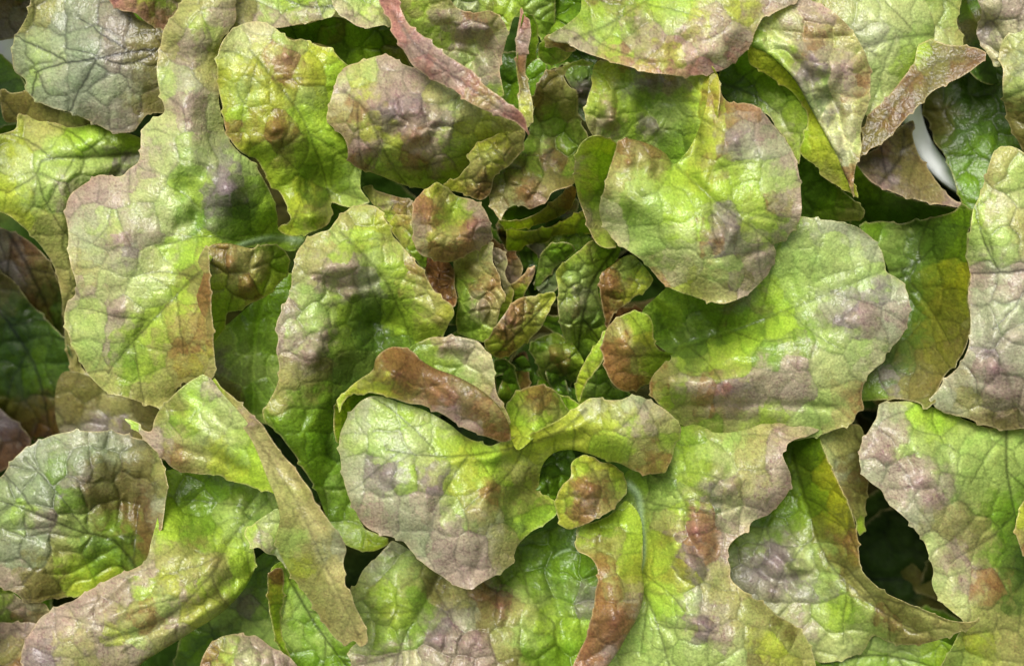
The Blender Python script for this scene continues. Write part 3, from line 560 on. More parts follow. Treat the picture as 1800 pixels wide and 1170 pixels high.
leaf('main', 'broad right-hand leaf, green along its rib and mauve at the rim',
  sh('1200,480h 1300,400h 1385,378 1408,381 1438,385 1462,388 1480,392 1505,398 1524,410 1540,424 1550,440 1555,458 1555,470 1560,478 1578,488 1590,504 1598,525 1598,548 1590,580 1580,598 1566,612 1558,622 1556,634 1540,648 1524,662 1518,678 1516,700 1518,714 1506,728 1500,742 1470,755 1440,766 1400,774h 1320,775h 1240,760h 1195,745h 1170,720 1150,700 1141,682 1144,664 1160,645 1180,628h 1160,610h 1130,585h 1130,545h 1150,525h',
    '1400,385,34 1500,400,20 1550,450,14 1595,530,8 1560,620,10 1518,700,0 1500,740,-10 1400,742,-6 1300,736,-4 1215,730,-4 1400,776,-18 1300,778,-16 1240,764,-14 1196,748,-16 1145,680,14 1180,660,36 1180,615,-64 1260,590,-34 1360,550,-6 1480,500,14 1300,640,26 1400,640,26 1480,600,26 1250,690,34 1250,520,-10 1350,470,10 1150,560,-40 1450,440,26 1450,690,16',
    '1400,400,M 1440,395,S 1480,400,S 1530,425,S 1400,440,M 1460,440,M 1510,450,W 1380,480,M 1440,490,M 1350,510,L 1330,530,O 1280,540,A 1370,530,L 1410,520,M 1500,490,M 1540,480,M 1550,520,V 1500,540,V 1480,560,V 1450,540,S 1580,520,S 1590,550,P 1560,580,S 1530,560,P 1520,600,M 1460,600,M 1540,630,C 1420,580,G 1380,570,L 1320,590,L 1290,610,L 1250,620,L 1220,600,D 1190,620,D 1200,640,L 1300,640,L 1350,630,G 1200,560,G 1230,530,G 1210,580,M 1170,570,G 1180,540,L 1250,560,G 1180,660,O 1150,680,R 1200,670,C 1240,665,R 1210,690,P 1270,690,K 1240,700,R 1290,685,V 1320,670,P 1200,715,O 1180,700,L 1260,720,O 1330,700,P 1400,640,P 1440,650,W 1400,690,P 1450,700,M 1480,680,O 1510,710,R 1490,730,O 1430,740,M 1350,740,L 1250,745,G 1480,640,W 1360,650,P 1300,655,O 1240,588,D 1255,600,D 1200,592,D 1270,582,G 1165,602,D 1212,624,D 1300,572,G 1335,560,G 1225,608,D',
    mid='1185,614 1240,600 1300,578 1370,550 1450,518 1556,474', bumps='1260,752,24,4 1340,750,26,-4 1400,752,22,4 1510,555,36,9 1465,560,22,5 1270,690,60,10 1180,665,30,10 1410,640,26,4 1220,640,20,6', puff=1.80, cell=60, wave=5, vein=.26, rim=.8, seed=301, droop=17, folds=[('1165,622 1190,616 1240,600 1300,580 1370,552',20,-20),('1205,642 1270,622 1370,596 1450,590',20,12),('1160,684 1200,672 1280,664 1370,655',20,15),('1175,716 1240,712 1330,712 1480,716',9,-9),('1190,655 1260,644 1330,636',9,-10),('1120,520 1150,535 1175,575 1190,605',9,-12),('1150,520 1190,550 1215,585',13,10),('1215,520 1245,560 1260,590',10,-8),('1330,500 1345,545',8,-5),('1390,480 1400,520',7,-4),('1430,540 1445,600',8,-5)]),
  sh('1110,548 1125,547 1140,553 1149,570 1150,600 1160,615h 1190,625h 1175,645 1155,660 1140,672 1120,684 1100,689 1088,684 1076,672 1064,648 1059,620 1060,595 1068,575 1085,560',
    '1110,550,30 1140,560,18 1062,610,34 1080,670,24 1110,686,10 1110,610,56 1150,630,-10 1180,635,-44', '1110,555,L 1135,575,L 1085,580,O 1070,620,R 1090,640,R 1080,600,R 1115,600,O 1095,665,R 1120,650,O 1140,600,Y 1140,640,L 1170,630,G 1110,680,R 1095,610,R', mid='1180,626 1140,624 1105,626 1070,622', puff=3, cell=36, wave=3, vein=.3, sec=True, seed=302, mott=1.2))

leaf('main', 'curved leaf with a blistered green hollow and a tongue folded forward',
  sh('1045,114 1060,108h 1110,108h 1180,115h 1250,115h 1265,145 1263,200h 1245,260h 1230,330h 1170,330h 1090,290h 1050,248 1034,225 1028,205 1030,180 1040,150', '1050,120,34 1120,110,34 1250,130,76 1260,200,90 1230,290,50 1040,160,36 1030,205,30 1120,200,6 1180,200,10 1170,280,-20 1080,200,34 1060,235,10',
    '1060,130,Y 1045,160,L 1070,160,O 1100,130,G 1060,200,P 1075,205,R 1050,190,L 1090,180,L 1070,220,P 1105,150,M 1110,200,L 1115,230,L 1090,235,M 1140,150,V 1155,140,V 1180,150,P 1150,170,G 1160,200,M 1140,220,V 1180,210,M 1190,170,M 1200,240,D 1190,260,G 1210,200,M 1220,170,L 1240,150,Y 1245,200,Y 1230,250,L 1250,175,R 1100,110,R 1130,130,V',
    mid='1102,125 1104,170 1112,225 1118,250', bumps='1075,210,18,12 1060,180,22,6 1140,145,24,10 1175,148,18,8 1150,225,22,9 1130,185,16,-6', puff=6, cell=40, wave=4, vein=-.15, seed=311, folds=[('1110,130 1115,240',14,8),('1085,150 1095,230',10,-9),('1128,150 1138,200 1128,250',9,-10),('1160,195 1140,240',7,-8),('1185,140 1200,220 1190,265',16,-8)]),
  sh('1090,246 1105,244f 1132,250f 1155,260f 1172,272f 1185,288h 1205,270h 1225,235h 1240,190h 1248,132 1256,130 1264,148 1270,170 1284,181 1308,181 1330,188 1345,200 1358,218 1372,236 1388,256 1398,282 1406,310 1409,340 1408,372 1402,392 1390,410 1376,424 1360,430 1364,445 1358,465 1350,482 1336,498 1318,514 1296,526 1270,533 1240,528 1212,518 1190,511 1168,500 1150,480 1128,458 1105,440 1082,426 1066,405 1056,385 1054,365 1060,340 1068,310 1075,285 1082,262',
    '1095,250,100 1140,258,96 1185,290,78 1225,240,76 1252,140,80 1310,185,88 1370,240,92 1405,330,82 1395,400,72 1355,430,74 1340,490,72 1270,530,74 1190,505,74 1120,450,72 1060,380,80 1070,310,100 1130,350,114 1200,420,112 1220,330,106 1260,260,114 1310,300,104 1340,360,104 1290,400,104 1270,470,100 1240,200,92',
    '1090,255,R 1110,255,A 1150,262,B 1120,280,O 1090,290,O 1150,290,A 1070,330,O 1060,380,C 1100,330,M 1110,370,G 1150,340,M 1170,320,L 1130,400,M 1080,410,C 1110,440,M 1180,380,L 1160,440,M 1200,290,M 1210,310,L 1230,270,Y 1245,200,Y 1255,160,O 1270,190,R 1300,190,R 1250,240,Y 1240,320,Y 1230,340,L 1265,270,R 1255,300,O 1290,230,P 1340,220,P 1300,240,V 1280,250,V 1320,260,S 1360,260,S 1390,300,P 1400,350,P 1370,320,M 1330,300,M 1290,310,L 1310,330,L 1330,380,L 1270,330,L 1350,360,R 1360,400,L 1390,390,P 1355,440,P 1280,390,V 1270,430,V 1290,420,S 1250,420,R 1230,440,W 1200,440,W 1220,400,L 1180,470,C 1165,490,R 1210,500,Y 1240,490,O 1270,510,O 1290,470,M 1310,480,A 1320,450,P 1345,480,P 1300,510,P 1260,470,M',
    mid='1190,292 1230,330 1280,370 1330,405 1362,432', bumps='1290,400,28,9 1275,420,40,8 1295,245,24,8 1105,285,14,5 1145,290,14,5 1255,230,30,-4 1110,355,26,5', puff=2.04, cell=56, wave=5, vein=.28, roll=12, rim=.8, seed=312, droop=24, folds=[('1235,335 1245,250 1252,150',18,14),('1195,300 1215,275 1232,235',14,-16),('1190,292 1230,330 1290,378 1340,412',9,-9),('1250,370 1268,410 1255,450',10,-12),('1300,455 1340,440 1360,425',9,-8),('1330,205 1345,300 1370,380',20,7),('1275,200 1262,260 1280,300',12,8),('1120,270 1118,330 1140,350',9,-8),('1150,275 1155,320',9,-8),('1080,370 1120,330 1170,320',16,6)]),
  sh('1012,330 1010,300 1013,275 1022,252 1036,240 1052,237 1068,243 1084,252h 1080,290h 1065,330h 1058,380h 1070,405h 1082,430 1074,436 1056,432 1042,418 1034,400 1026,375 1018,352', '1014,300,78 1025,250,84 1060,240,92 1045,300,20 1045,340,-34 1030,390,50 1075,430,40 1070,330,-30 1055,390,-10 1030,320,20',
    '1016,300,P 1018,270,Y 1040,245,Y 1045,270,L 1040,310,L 1050,340,G 1060,280,G 1035,360,L 1045,400,O 1030,385,P 1060,420,L 1072,432,O 1022,340,O', puff=2, cell=40, wave=3, vein=.3, rim=1.3, seed=313, curl=4))

# ---- lower right big leaf
leaf('main', 'big lower leaf spreading to the bottom right, lime along a whitish rib',
  sh('1090,845h 1120,810h 1160,780h 1190,740h 1300,730h 1440,755h 1420,766 1400,772 1384,782 1376,796 1380,812 1390,835 1391,852 1380,872 1366,890 1350,905 1336,910 1322,918 1316,932 1296,945 1284,958 1279,975 1284,998 1284,1015 1296,1030 1318,1048 1345,1062 1370,1082 1395,1098 1414,1115 1424,1135 1436,1175 1440,1230 1040,1230h 1060,1170h 1100,1080h 1110,980h 1060,940h 1080,890h',
    '1100,850,-40 1200,735,-22 1200,780,-6 1300,725,-20 1300,772,-4 1425,752,-14 1390,785,16 1385,850,14 1310,920,4 1282,980,6 1300,1040,10 1400,1100,0 1430,1200,-10 1250,820,26 1200,900,14 1125,900,-34 1125,1000,-20 1230,1000,22 1180,1080,20 1300,1120,26 1150,1180,0 1320,830,26',
    '1110,850,G 1140,840,D 1170,850,D 1160,800,M 1200,790,L 1220,770,G 1280,765,M 1320,770,O 1260,750,O 1350,760,O 1370,790,P 1390,850,P 1230,830,L 1270,820,W 1280,850,P 1240,800,M 1330,830,O 1340,890,P 1300,860,O 1180,880,M 1150,890,M 1250,880,V 1260,890,D 1200,900,L 1170,910,O 1300,900,C 1240,910,R 1220,925,K 1270,930,P 1215,950,R 1190,940,P 1240,960,R 1150,950,L 1170,980,L 1210,970,V 1230,1000,V 1200,1010,Y 1250,1000,O 1280,980,P 1300,1050,O 1270,1040,O 1150,1030,L 1180,1060,L 1150,1100,M 1120,1150,M 1200,1100,M 1230,1080,P 1240,1100,V 1260,1110,P 1220,1050,S 1290,1100,O 1340,1080,O 1370,1100,A 1360,1140,Y 1400,1130,O 1300,1150,W 1250,1150,M 1180,1150,M 1330,1160,A 1150,1000,Y 1160,960,Y',
    mid='1112,850 1126,910 1130,965 1124,1020 1150,1080 1180,1180', ribs=[('1104,852 1122,872 1127,915 1131,955 1130,985 1122,1010 1120,1050', 7)], bumps='1230,755,24,4 1300,752,26,-3 1370,752,22,3 1210,985,34,9 1235,1100,30,8 1220,935,26,7 1260,830,22,8 1180,940,18,6 1290,850,18,6', puff=2.99, cell=52, wave=6, vein=.33, seed=321, folds=[('1112,862 1128,915 1130,965 1122,1030',20,-14),('1165,900 1190,960 1230,1020',14,9),('1200,880 1215,950 1245,1000',9,-10),('1240,905 1260,940 1250,985',8,-8),('1150,1030 1200,1070 1260,1130',14,7),('1135,1060 1190,1130',8,-6),('1210,820 1260,850 1320,870',14,8),('1190,840 1240,880 1300,890',9,-9),('1300,1050 1360,1100 1400,1150',12,6)], mott=1.2),
  sh('1014,935 1024,922 1048,916 1078,900h 1100,880h 1124,905h 1130,960 1128,1000f 1132,1030f 1130,1055f 1120,1085f 1106,1110f 1086,1145f 1066,1175f 1050,1230f 990,1230 1006,1172 1018,1145 1030,1118 1038,1085 1044,1060 1046,1040 1052,1020 1050,1000 1042,985 1030,975 1016,968 1012,952',
    '1016,940,16 1060,920,18 1115,900,-6 1020,965,26 1048,1000,50 1125,1000,20 1095,1000,46 1080,950,26 1045,1060,60 1085,1090,64 1125,1050,40 1020,1160,50 1070,1150,44',
    '1030,930,L 1060,930,G 1050,960,A 1090,930,L 1110,950,L 1025,960,O 1080,960,O 1100,990,L 1060,1000,R 1085,1010,O 1115,1000,Y 1050,1030,R 1070,1060,R 1100,1050,O 1120,1060,P 1060,1100,B 1090,1090,R 1050,1130,R 1030,1150,R 1070,1150,P 1110,1090,R', puff=3.4, cell=42, wave=4, bumps='1085,1090,30,6 1050,940,20,5', roll=12, vein=.3, seed=322, folds=[('1020,945 1060,950 1110,930',10,-8),('1050,1010 1085,1060 1060,1150',18,8),('1100,1000 1108,1050',8,-6)]),
  sh('1004,815 1014,805 1028,802 1044,803 1056,812 1070,814 1084,822 1096,835 1104,855 1098,872 1084,885 1070,898 1052,908 1036,917 1018,924 998,931 988,925 980,908 977,888 980,868 990,850 1002,838',
    '1030,804,30 1090,830,4 1100,860,-6 980,880,46 1000,926,40 1070,895,40 1040,850,62 1010,880,58', '1010,820,L 1040,806,Y 1080,825,Y 1050,830,O 1020,850,R 1040,860,R 1030,880,P 1050,880,R 1000,860,Y 985,890,L 1010,900,R 1030,905,R 995,920,Y 1075,860,O 1090,850,L 1065,890,O', puff=4, cell=30, wave=3, bumps='1040,860,24,6', seed=323, mott=1.2))

# ---- central lower leaf
leaf('main', 'wide olive leaf in front of the heart, folded along a ridge',
  sh('650,697 675,698h 705,708h 740,718h 790,745h 820,768 845,776 862,783 884,776 905,772 930,765 955,752 980,740 1005,722 1022,708 1035,700 1050,698 1068,703 1090,702 1108,695 1124,694 1140,702 1155,710 1172,722 1186,736 1196,752 1192,770 1186,785 1184,800 1176,818 1165,830 1140,833 1115,826 1090,815 1060,806 1030,796f 1000,790f 975,795h 955,815h 948,850 952,868 975,880 978,900 955,922 930,938 912,955 904,975 902,988 885,1000 868,1012 848,1024 824,1036 806,1030 792,1022 778,1012 760,1002 742,986 725,970 706,950 690,944 668,938 650,930 632,912 622,890 612,870 604,845 600,815 597,775 602,752 614,725 632,706',
    '620,710,60 700,715,74 600,800,60 640,920,58 720,960,64 820,1030,56 900,980,42 970,900,4 945,850,-20 760,760,72 850,785,58 960,770,70 1040,702,64 1120,695,70 1190,755,56 1165,825,50 1060,800,62 1080,750,86 980,785,50 700,850,92 800,900,84 880,860,58 900,920,50 830,820,70 760,820,80',
    '630,720,S 680,730,M 640,780,M 720,740,L 760,750,W 620,820,S 680,800,M 700,770,S 740,790,W 780,790,L 820,800,Y 860,790,L 900,785,Y 950,770,Y 1000,740,Y 1040,710,S 1040,740,Y 1080,720,O 1120,710,S 1130,740,P 1100,770,L 1080,750,Y 1130,770,O 1170,750,O 1180,790,L 1150,810,R 1120,800,O 1060,785,L 1020,770,Y 690,820,V 670,830,V 720,840,L 770,850,V 750,880,P 700,880,S 640,870,S 650,910,P 720,920,S 760,870,P 800,860,L 850,820,L 820,850,Y 880,830,L 840,890,O 810,900,M 900,840,O 930,830,O 920,860,O 860,870,R 930,900,G 960,890,G 910,920,D 880,930,O 930,925,L 860,930,S 840,950,P 790,930,P 780,970,P 850,980,P 820,1010,P 890,970,O 740,950,S 930,870,A 940,845,L',
    mid='1030,720 980,760 920,782 850,796 770,802 680,790', bumps='760,850,34,6 925,840,24,8 900,880,20,-8 680,830,24,4 840,900,24,4 860,860,16,5', puff=1.98, cell=58, wave=5, vein=.36, roll=10, rim=.7, seed=331, droop=20, folds=[('1040,722 985,765 920,790 850,803 770,806',12,16),('1030,765 980,778 920,800 850,822',12,-14),('930,850 900,890 905,940',12,-12),('870,830 850,880 870,930',12,8),('790,835 800,880 770,920',10,-8),('720,835 750,870 740,930',10,7),('1080,720 1120,750 1170,765',14,7),('640,790 680,860 720,900',10,-5),('830,920 850,960 830,1010',9,-5)]),
  sh('592,704 604,690 620,676 640,660 655,650f 660,632 672,618 690,610 708,611 726,618 740,632f 762,646f 800,660f 830,675f 858,695f 878,715f 890,735f 898,760 893,774 880,776 862,770 840,762 820,755 800,742 782,730 765,722 742,712 716,708 700,702 680,696 660,692 645,690 628,694 620,690 606,706 596,722',
    '600,700,92 640,664,110 690,616,100 735,640,108 800,680,126 870,730,120 895,768,96 820,750,104 740,708,104 660,688,106 690,650,124',
    '600,700,L 620,690,Y 650,670,O 650,690,Y 690,640,B 680,620,R 720,640,B 700,670,R 740,680,A 680,690,Y 770,700,R 760,670,B 800,720,P 820,690,A 840,720,R 830,750,P 860,740,R 880,765,R 870,730,O 780,720,P 660,650,A', puff=2.10, cell=44, wave=4, bumps='700,660,30,6 800,715,30,5', roll=12, vein=.25, seed=332, folds=[('600,700 640,680 700,690 780,720 860,760',12,-6),('650,655 720,650 800,690 870,735',16,8),('740,660 790,700 830,735',8,-5)], mott=1.2),
  sh('588,720 596,702 612,694h 640,680h 680,690h 660,715h 620,735h 612,755 606,775 598,780 590,770 587,745', '590,720,60 610,700,66 600,775,44 640,700,36 615,730,30', '592,730,Y 600,770,L 620,710,D 640,700,D 610,740,G', puff=2, wave=3, cell=30, rim=1.4, seed=333))

leaf('main', 'tall blistered green leaf with a pinkish left margin',
  sh('648,360 664,366 674,384 684,398 690,414 702,426 715,442 730,460 746,476 752,492 760,508 775,522 794,535 799,552 790,566 783,582 770,592 745,600h 720,615h 690,640h 650,680h 620,710h 600,760h 610,850h 640,925 668,940 684,954 668,964 650,968 628,966 606,955h 580,920h 555,860 535,825 512,790 490,762 466,742 462,725 472,706 482,688 490,662 492,640 486,615 490,595 486,570 496,545 506,520 512,498 514,478 520,460 520,446 535,424 548,414 562,408 578,404 588,390 604,374 626,362',
    '640,362,20 690,420,20 755,500,26 796,550,24 770,590,-6 560,412,34 515,500,38 488,590,36 465,725,24 600,460,44 660,470,34 700,540,0 650,580,-30 720,600,-34 560,560,34 560,640,22 620,660,-36 540,720,6 590,740,-30 560,850,-40 600,930,-56 660,960,-46 520,780,10',
    '640,370,O 600,385,O 660,400,Y 580,410,M 560,420,O 630,420,L 660,440,M 690,470,L 600,450,L 540,440,O 620,470,P 580,470,P 640,490,S 600,495,P 560,490,P 540,480,O 700,440,O 730,480,R 720,520,L 750,530,O 740,500,O 780,545,O 790,555,Y 770,575,O 700,560,L 690,520,G 700,600,D 650,540,D 620,540,G 650,580,D 640,600,D 600,550,L 600,580,L 570,540,M 540,520,M 510,540,P 500,580,P 495,610,P 530,580,M 550,550,M 570,590,P 545,625,P 530,630,P 590,610,G 560,650,A 600,660,D 540,670,O 500,660,O 480,710,O 520,700,G 550,680,A 570,690,G 620,680,D 500,740,G 540,760,G 580,780,D 560,740,G 540,810,G 590,860,M 570,840,G 560,800,G 590,800,D 600,870,G 545,850,G 610,770,D 540,770,G 580,720,D 620,930,M 650,955,Y 600,900,G 640,940,L 670,955,L 740,570,L 720,590,G 680,590,D 760,590,L 500,690,O',
    mid='600,408 640,450 672,485 700,540 716,580 724,610', folds=[('545,480 585,505 640,500 680,480',9,-13),('560,465 610,470 650,460',14,9),('700,545 680,590 650,600',16,-12),('540,590 575,600 600,580',9,-8),('600,690 560,720 540,790',16,9),('640,690 590,740 575,840',14,-12),('560,760 580,830 620,900',10,8),('720,520 770,550',10,6),('640,560 690,570 730,600',8,-7)], bumps='610,465,40,12 600,500,26,-8 620,515,22,7 570,590,26,9 548,625,24,11 655,570,26,-14 560,480,26,6 690,560,20,-6 600,620,20,6 740,565,18,6 770,560,16,6', puff=4.32, cell=48, wave=5, vein=.3, mott=1.1))
leaf('main', 'pale rounded leaf behind the brown curl',
  sh('720,612h 745,598 762,593 785,593 803,591 822,594 842,602 852,614 866,630 870,650 869,668 872,690 880,706 890,722 896,745 880,745h 850,700h 800,670h 750,645h', '730,612,44 800,592,40 868,640,50 872,690,44 890,735,40 800,640,30 830,680,26',
    '760,600,O 790,600,P 810,605,S 745,615,G 770,630,L 800,630,M 800,650,G 840,620,C 830,650,W 860,650,C 850,680,O 868,690,P 885,725,O 820,615,P', bumps='780,606,18,7 808,606,16,6', puff=4, cell=40, wave=3, vein=.22))

# ---- lower left strip
leaf('main', 'long tan leaf underside twisting down to the lower left',
  sh('352,668 376,664 390,680 402,690 420,706 440,726 458,742 472,762 484,780 500,802 518,822 532,842 548,862 554,880 568,902 584,924 600,945 608,966 603,985 605,1010 607,1030 616,1042 622,1062 634,1085 644,1108 646,1128 634,1136 622,1126 610,1132 596,1126 580,1108 566,1088 552,1068 540,1050 524,1028 508,1008 500,990 490,972 484,950h 492,910h 486,880h 470,840h 440,770h 400,720h',
    '365,670,70 420,720,92 470,770,112 540,860,120 605,965,112 560,960,108 500,990,40 500,900,104 450,790,104 640,1120,84 570,1090,36 535,1040,34 560,980,96 610,1060,100',
    '370,680,L 400,710,O 440,750,T 470,780,T 460,790,T 500,830,T 520,870,O 500,900,O 540,900,T 570,930,T 590,960,S 540,960,T 510,960,M 560,1000,O 590,1010,T 540,1020,O 600,1060,T 580,1080,O 620,1110,T 490,870,O 440,720,P 530,990,Y',
    mid='375,680 450,770 520,880 570,990 632,1120', sec=True, puff=0.90, cell=34, wave=4, vein=.22, mott=.9, seed=341, folds=[('400,695 470,770 530,860 580,960 630,1100',10,-6),('440,720 510,815 580,920 605,970',10,6),('470,790 520,890 560,990 600,1080',9,5)], bumps='450,740,20,3'),
  sh('219,736 232,738 242,743 254,756 266,758 272,738 282,718 298,700 316,684 335,670 362,660h 390,690h 440,750h 480,820h 490,870h 470,862 450,858 430,850 408,845 385,835 362,834 340,832 318,828 300,818 288,806 276,795 262,782 248,765 236,752',
    '225,738,26 262,762,36 310,690,52 360,665,66 420,740,84 380,760,66 470,840,78 400,840,44 310,820,36 330,750,56',
    '230,742,L 262,765,P 300,710,O 320,690,M 350,680,M 300,740,G 310,720,A 330,740,L 340,700,L 370,720,M 400,740,W 360,760,W 280,780,P 320,770,O 340,790,O 310,800,R 350,820,O 390,800,Y 410,790,M 420,830,L 450,850,L 440,800,L 400,830,Y 380,690,P',
    puff=2.10, cell=40, wave=4, vein=.3, bumps='310,725,18,-5 320,810,20,5', seed=342, folds=[('280,720 330,745 400,790 460,830',12,8),('300,790 360,800 440,835',10,-8),('330,690 370,720 420,760',10,-7)]),
  sh('430,938 440,925 452,915h 475,900h 488,893h 505,950h 508,990h 503,1000 496,988 484,975 470,972 455,962 444,962 436,950', '434,940,16 480,905,20 500,985,2 460,950,22', '440,935,L 470,920,W 460,945,P 490,960,L 480,930,M 500,985,S', puff=3, wave=3, seed=343))
leaf('main', 'long mauve-brown leaf reaching to the bottom left corner',
  sh('295,826h 330,820h 380,828h 440,845h 500,870h 490,905h 470,918 452,940 446,962 448,985 444,1008f 432,1030f 415,1052f 395,1072f 370,1090f 340,1108f 305,1130f 280,1145f 245,1170f 220,1230 10,1230 40,1172 37,1150 44,1128 58,1105 74,1082 88,1074 110,1062 132,1054 150,1040 172,1028 185,1022 210,1008 232,1000 256,984h 266,950h 278,905h 284,870h 282,830h',
    '300,840,-44 380,835,-40 470,870,-44 440,950,-6 340,900,-50 300,920,-14 300,965,16 440,1000,-10 400,1060,0 300,1130,10 200,1020,14 100,1070,10 45,1140,0 380,980,20 250,1080,34 130,1130,30 200,1180,0',
    '310,850,L 300,890,L 330,860,D 380,850,G 360,890,G 420,870,G 400,900,M 450,880,M 440,910,D 360,930,G 300,930,L 420,930,M 390,950,L 340,960,A 290,980,O 380,970,O 340,1000,O 260,1000,P 300,1020,Y 220,1020,P 250,1040,L 400,1010,O 430,990,L 420,1030,L 360,1040,L 390,1050,A 340,1070,Y 300,1060,M 320,1050,P 260,1080,R 300,1100,P 200,1060,P 220,1080,O 150,1070,P 180,1100,P 100,1090,P 60,1120,P 120,1120,O 80,1150,V 180,1140,P 240,1120,M 280,1120,O 150,1160,O 240,1150,P 200,1110,Y',
    mid='470,880 410,940 370,1010 290,1085 170,1130', folds=[('455,890 420,930 385,985',12,-10),('440,1000 390,1040 300,1090 200,1130',11,-12),('420,1030 360,1075 280,1120',14,10),('340,960 240,1010 130,1075',14,8),('270,990 220,1040 120,1110',9,-6),('320,1040 260,1060 180,1090',10,7),('400,860 380,900 330,930',16,-10)], bumps='420,880,30,8 380,985,26,5 340,1050,50,8', puff=3.15, cell=46, wave=6, roll=20, vein=.3, mott=1.1))
leaf('main', 'rounded dark olive leaf with pale edge at the left',
  sh('-50,850 0,838 22,808 45,788 75,772 105,761 135,756 165,759 192,757 215,762 238,770 262,776 278,795 288,820 294,850 292,880 288,905 280,935 270,962 258,985h 240,1010h 205,1026 180,1040 150,1047 110,1049 80,1054 48,1057 30,1044 0,1030 -50,1010',
    '0,850,-30 130,760,-30 235,772,-26 290,850,4 270,960,-10 240,880,-56 200,1020,-60 50,1050,-50 100,880,-14 160,820,-16 60,960,-24 160,950,-40',
    '20,830,N 60,800,N 130,770,S 190,770,N 230,790,N 250,780,A 285,830,O 280,880,S 260,840,A 245,900,B 255,940,B 150,800,N 100,830,G 110,850,V 150,840,Q 170,830,A 60,850,N 30,880,N 38,888,L 70,880,N 120,880,G 80,920,Q 170,870,A 180,900,A 210,890,A 200,930,G 170,960,D 220,960,D 160,1000,G 130,1000,L 140,1020,Y 100,1000,A 110,970,O 60,950,N 30,980,N 60,1000,A 80,1040,A 20,1020,P 50,1030,A 200,1000,G 190,1020,Y 150,930,M 240,830,A',
    mid='245,1005 200,950 130,930 60,900 0,880', folds=[('250,800 255,860 245,930 240,990',12,-14),('180,800 215,850 225,900 240,950',10,-8),('205,930 215,960 205,1000',9,9),('120,850 170,880 190,930',9,7),('20,920 80,950 150,1000',9,-7)], bumps='150,860,30,6 100,900,30,5 215,940,22,5', puff=5.5, cell=52, wave=5, vein=.4))
leaf('low', 'small curled leaf tip, green below', sh('-50,1020 0,1022 20,1038 45,1056 80,1060 86,1074 70,1085 60,1096 40,1100 20,1101 -50,1095', '0,1025,-70 50,1060,-64 75,1070,-70 20,1095,-90', '5,1030,L 30,1065,P 60,1065,S 70,1080,A 40,1085,R 20,1095,G', puff=6, cell=26, wave=5))
leaf('low', 'mauve leaf at the bottom left corner', sh('-50,1090 20,1095 60,1092 80,1100h 60,1150h 40,1230 -50,1230', '0,1100,-100 60,1095,-94 30,1200,-90', '10,1110,P 40,1120,P 20,1150,O 30,1165,R', puff=3, wave=4))
leaf('low', 'mauve leaf tip at the bottom edge', sh('345,1230 350,1170 360,1145 372,1128 388,1118 402,1114 418,1112 436,1116 448,1116 460,1124 472,1134 490,1144 508,1154 522,1168 560,1230', '360,1170,-20 415,1116,-30 510,1160,-30 440,1200,0 430,1150,0',
    '375,1140,R 395,1130,O 400,1150,L 430,1130,P 460,1140,P 490,1155,P 450,1165,C 420,1160,P 370,1165,R 410,1140,M', puff=5, cell=30, wave=5))

# ---- bottom leaves
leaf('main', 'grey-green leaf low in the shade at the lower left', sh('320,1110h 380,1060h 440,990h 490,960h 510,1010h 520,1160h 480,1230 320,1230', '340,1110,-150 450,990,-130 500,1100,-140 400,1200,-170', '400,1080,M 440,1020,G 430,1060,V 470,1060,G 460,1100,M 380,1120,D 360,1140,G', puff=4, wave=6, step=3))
leaf('main', 'curled green leaf beside the tan strip',
  sh('476,1000h 500,985h 545,1050h 600,1120h 640,1125h 640,1230 520,1230 500,1160 492,1110 490,1060', '490,1000,-50 560,1080,-80 620,1150,-80 510,1180,-90 500,1080,-70', '500,1030,L 530,1060,M 540,1100,G 570,1120,M 510,1120,M 560,1160,G 600,1150,G 520,1150,G', mid='500,1000 550,1090 610,1170', puff=4, wave=4),
  sh('470,1025 474,1008 484,998 496,998 500,1020 498,1040 500,1060 494,1075 494,1100 500,1130 510,1155 500,1160 490,1140 482,1115 476,1085 472,1055', '475,1015,-20 495,1005,-30 480,1080,-30 505,1155,-50 494,1050,-46', '480,1010,R 492,1015,B 476,1040,Y 485,1060,G 488,1090,G 482,1110,Y 500,1150,L', puff=2, wave=3, rim=1.3))
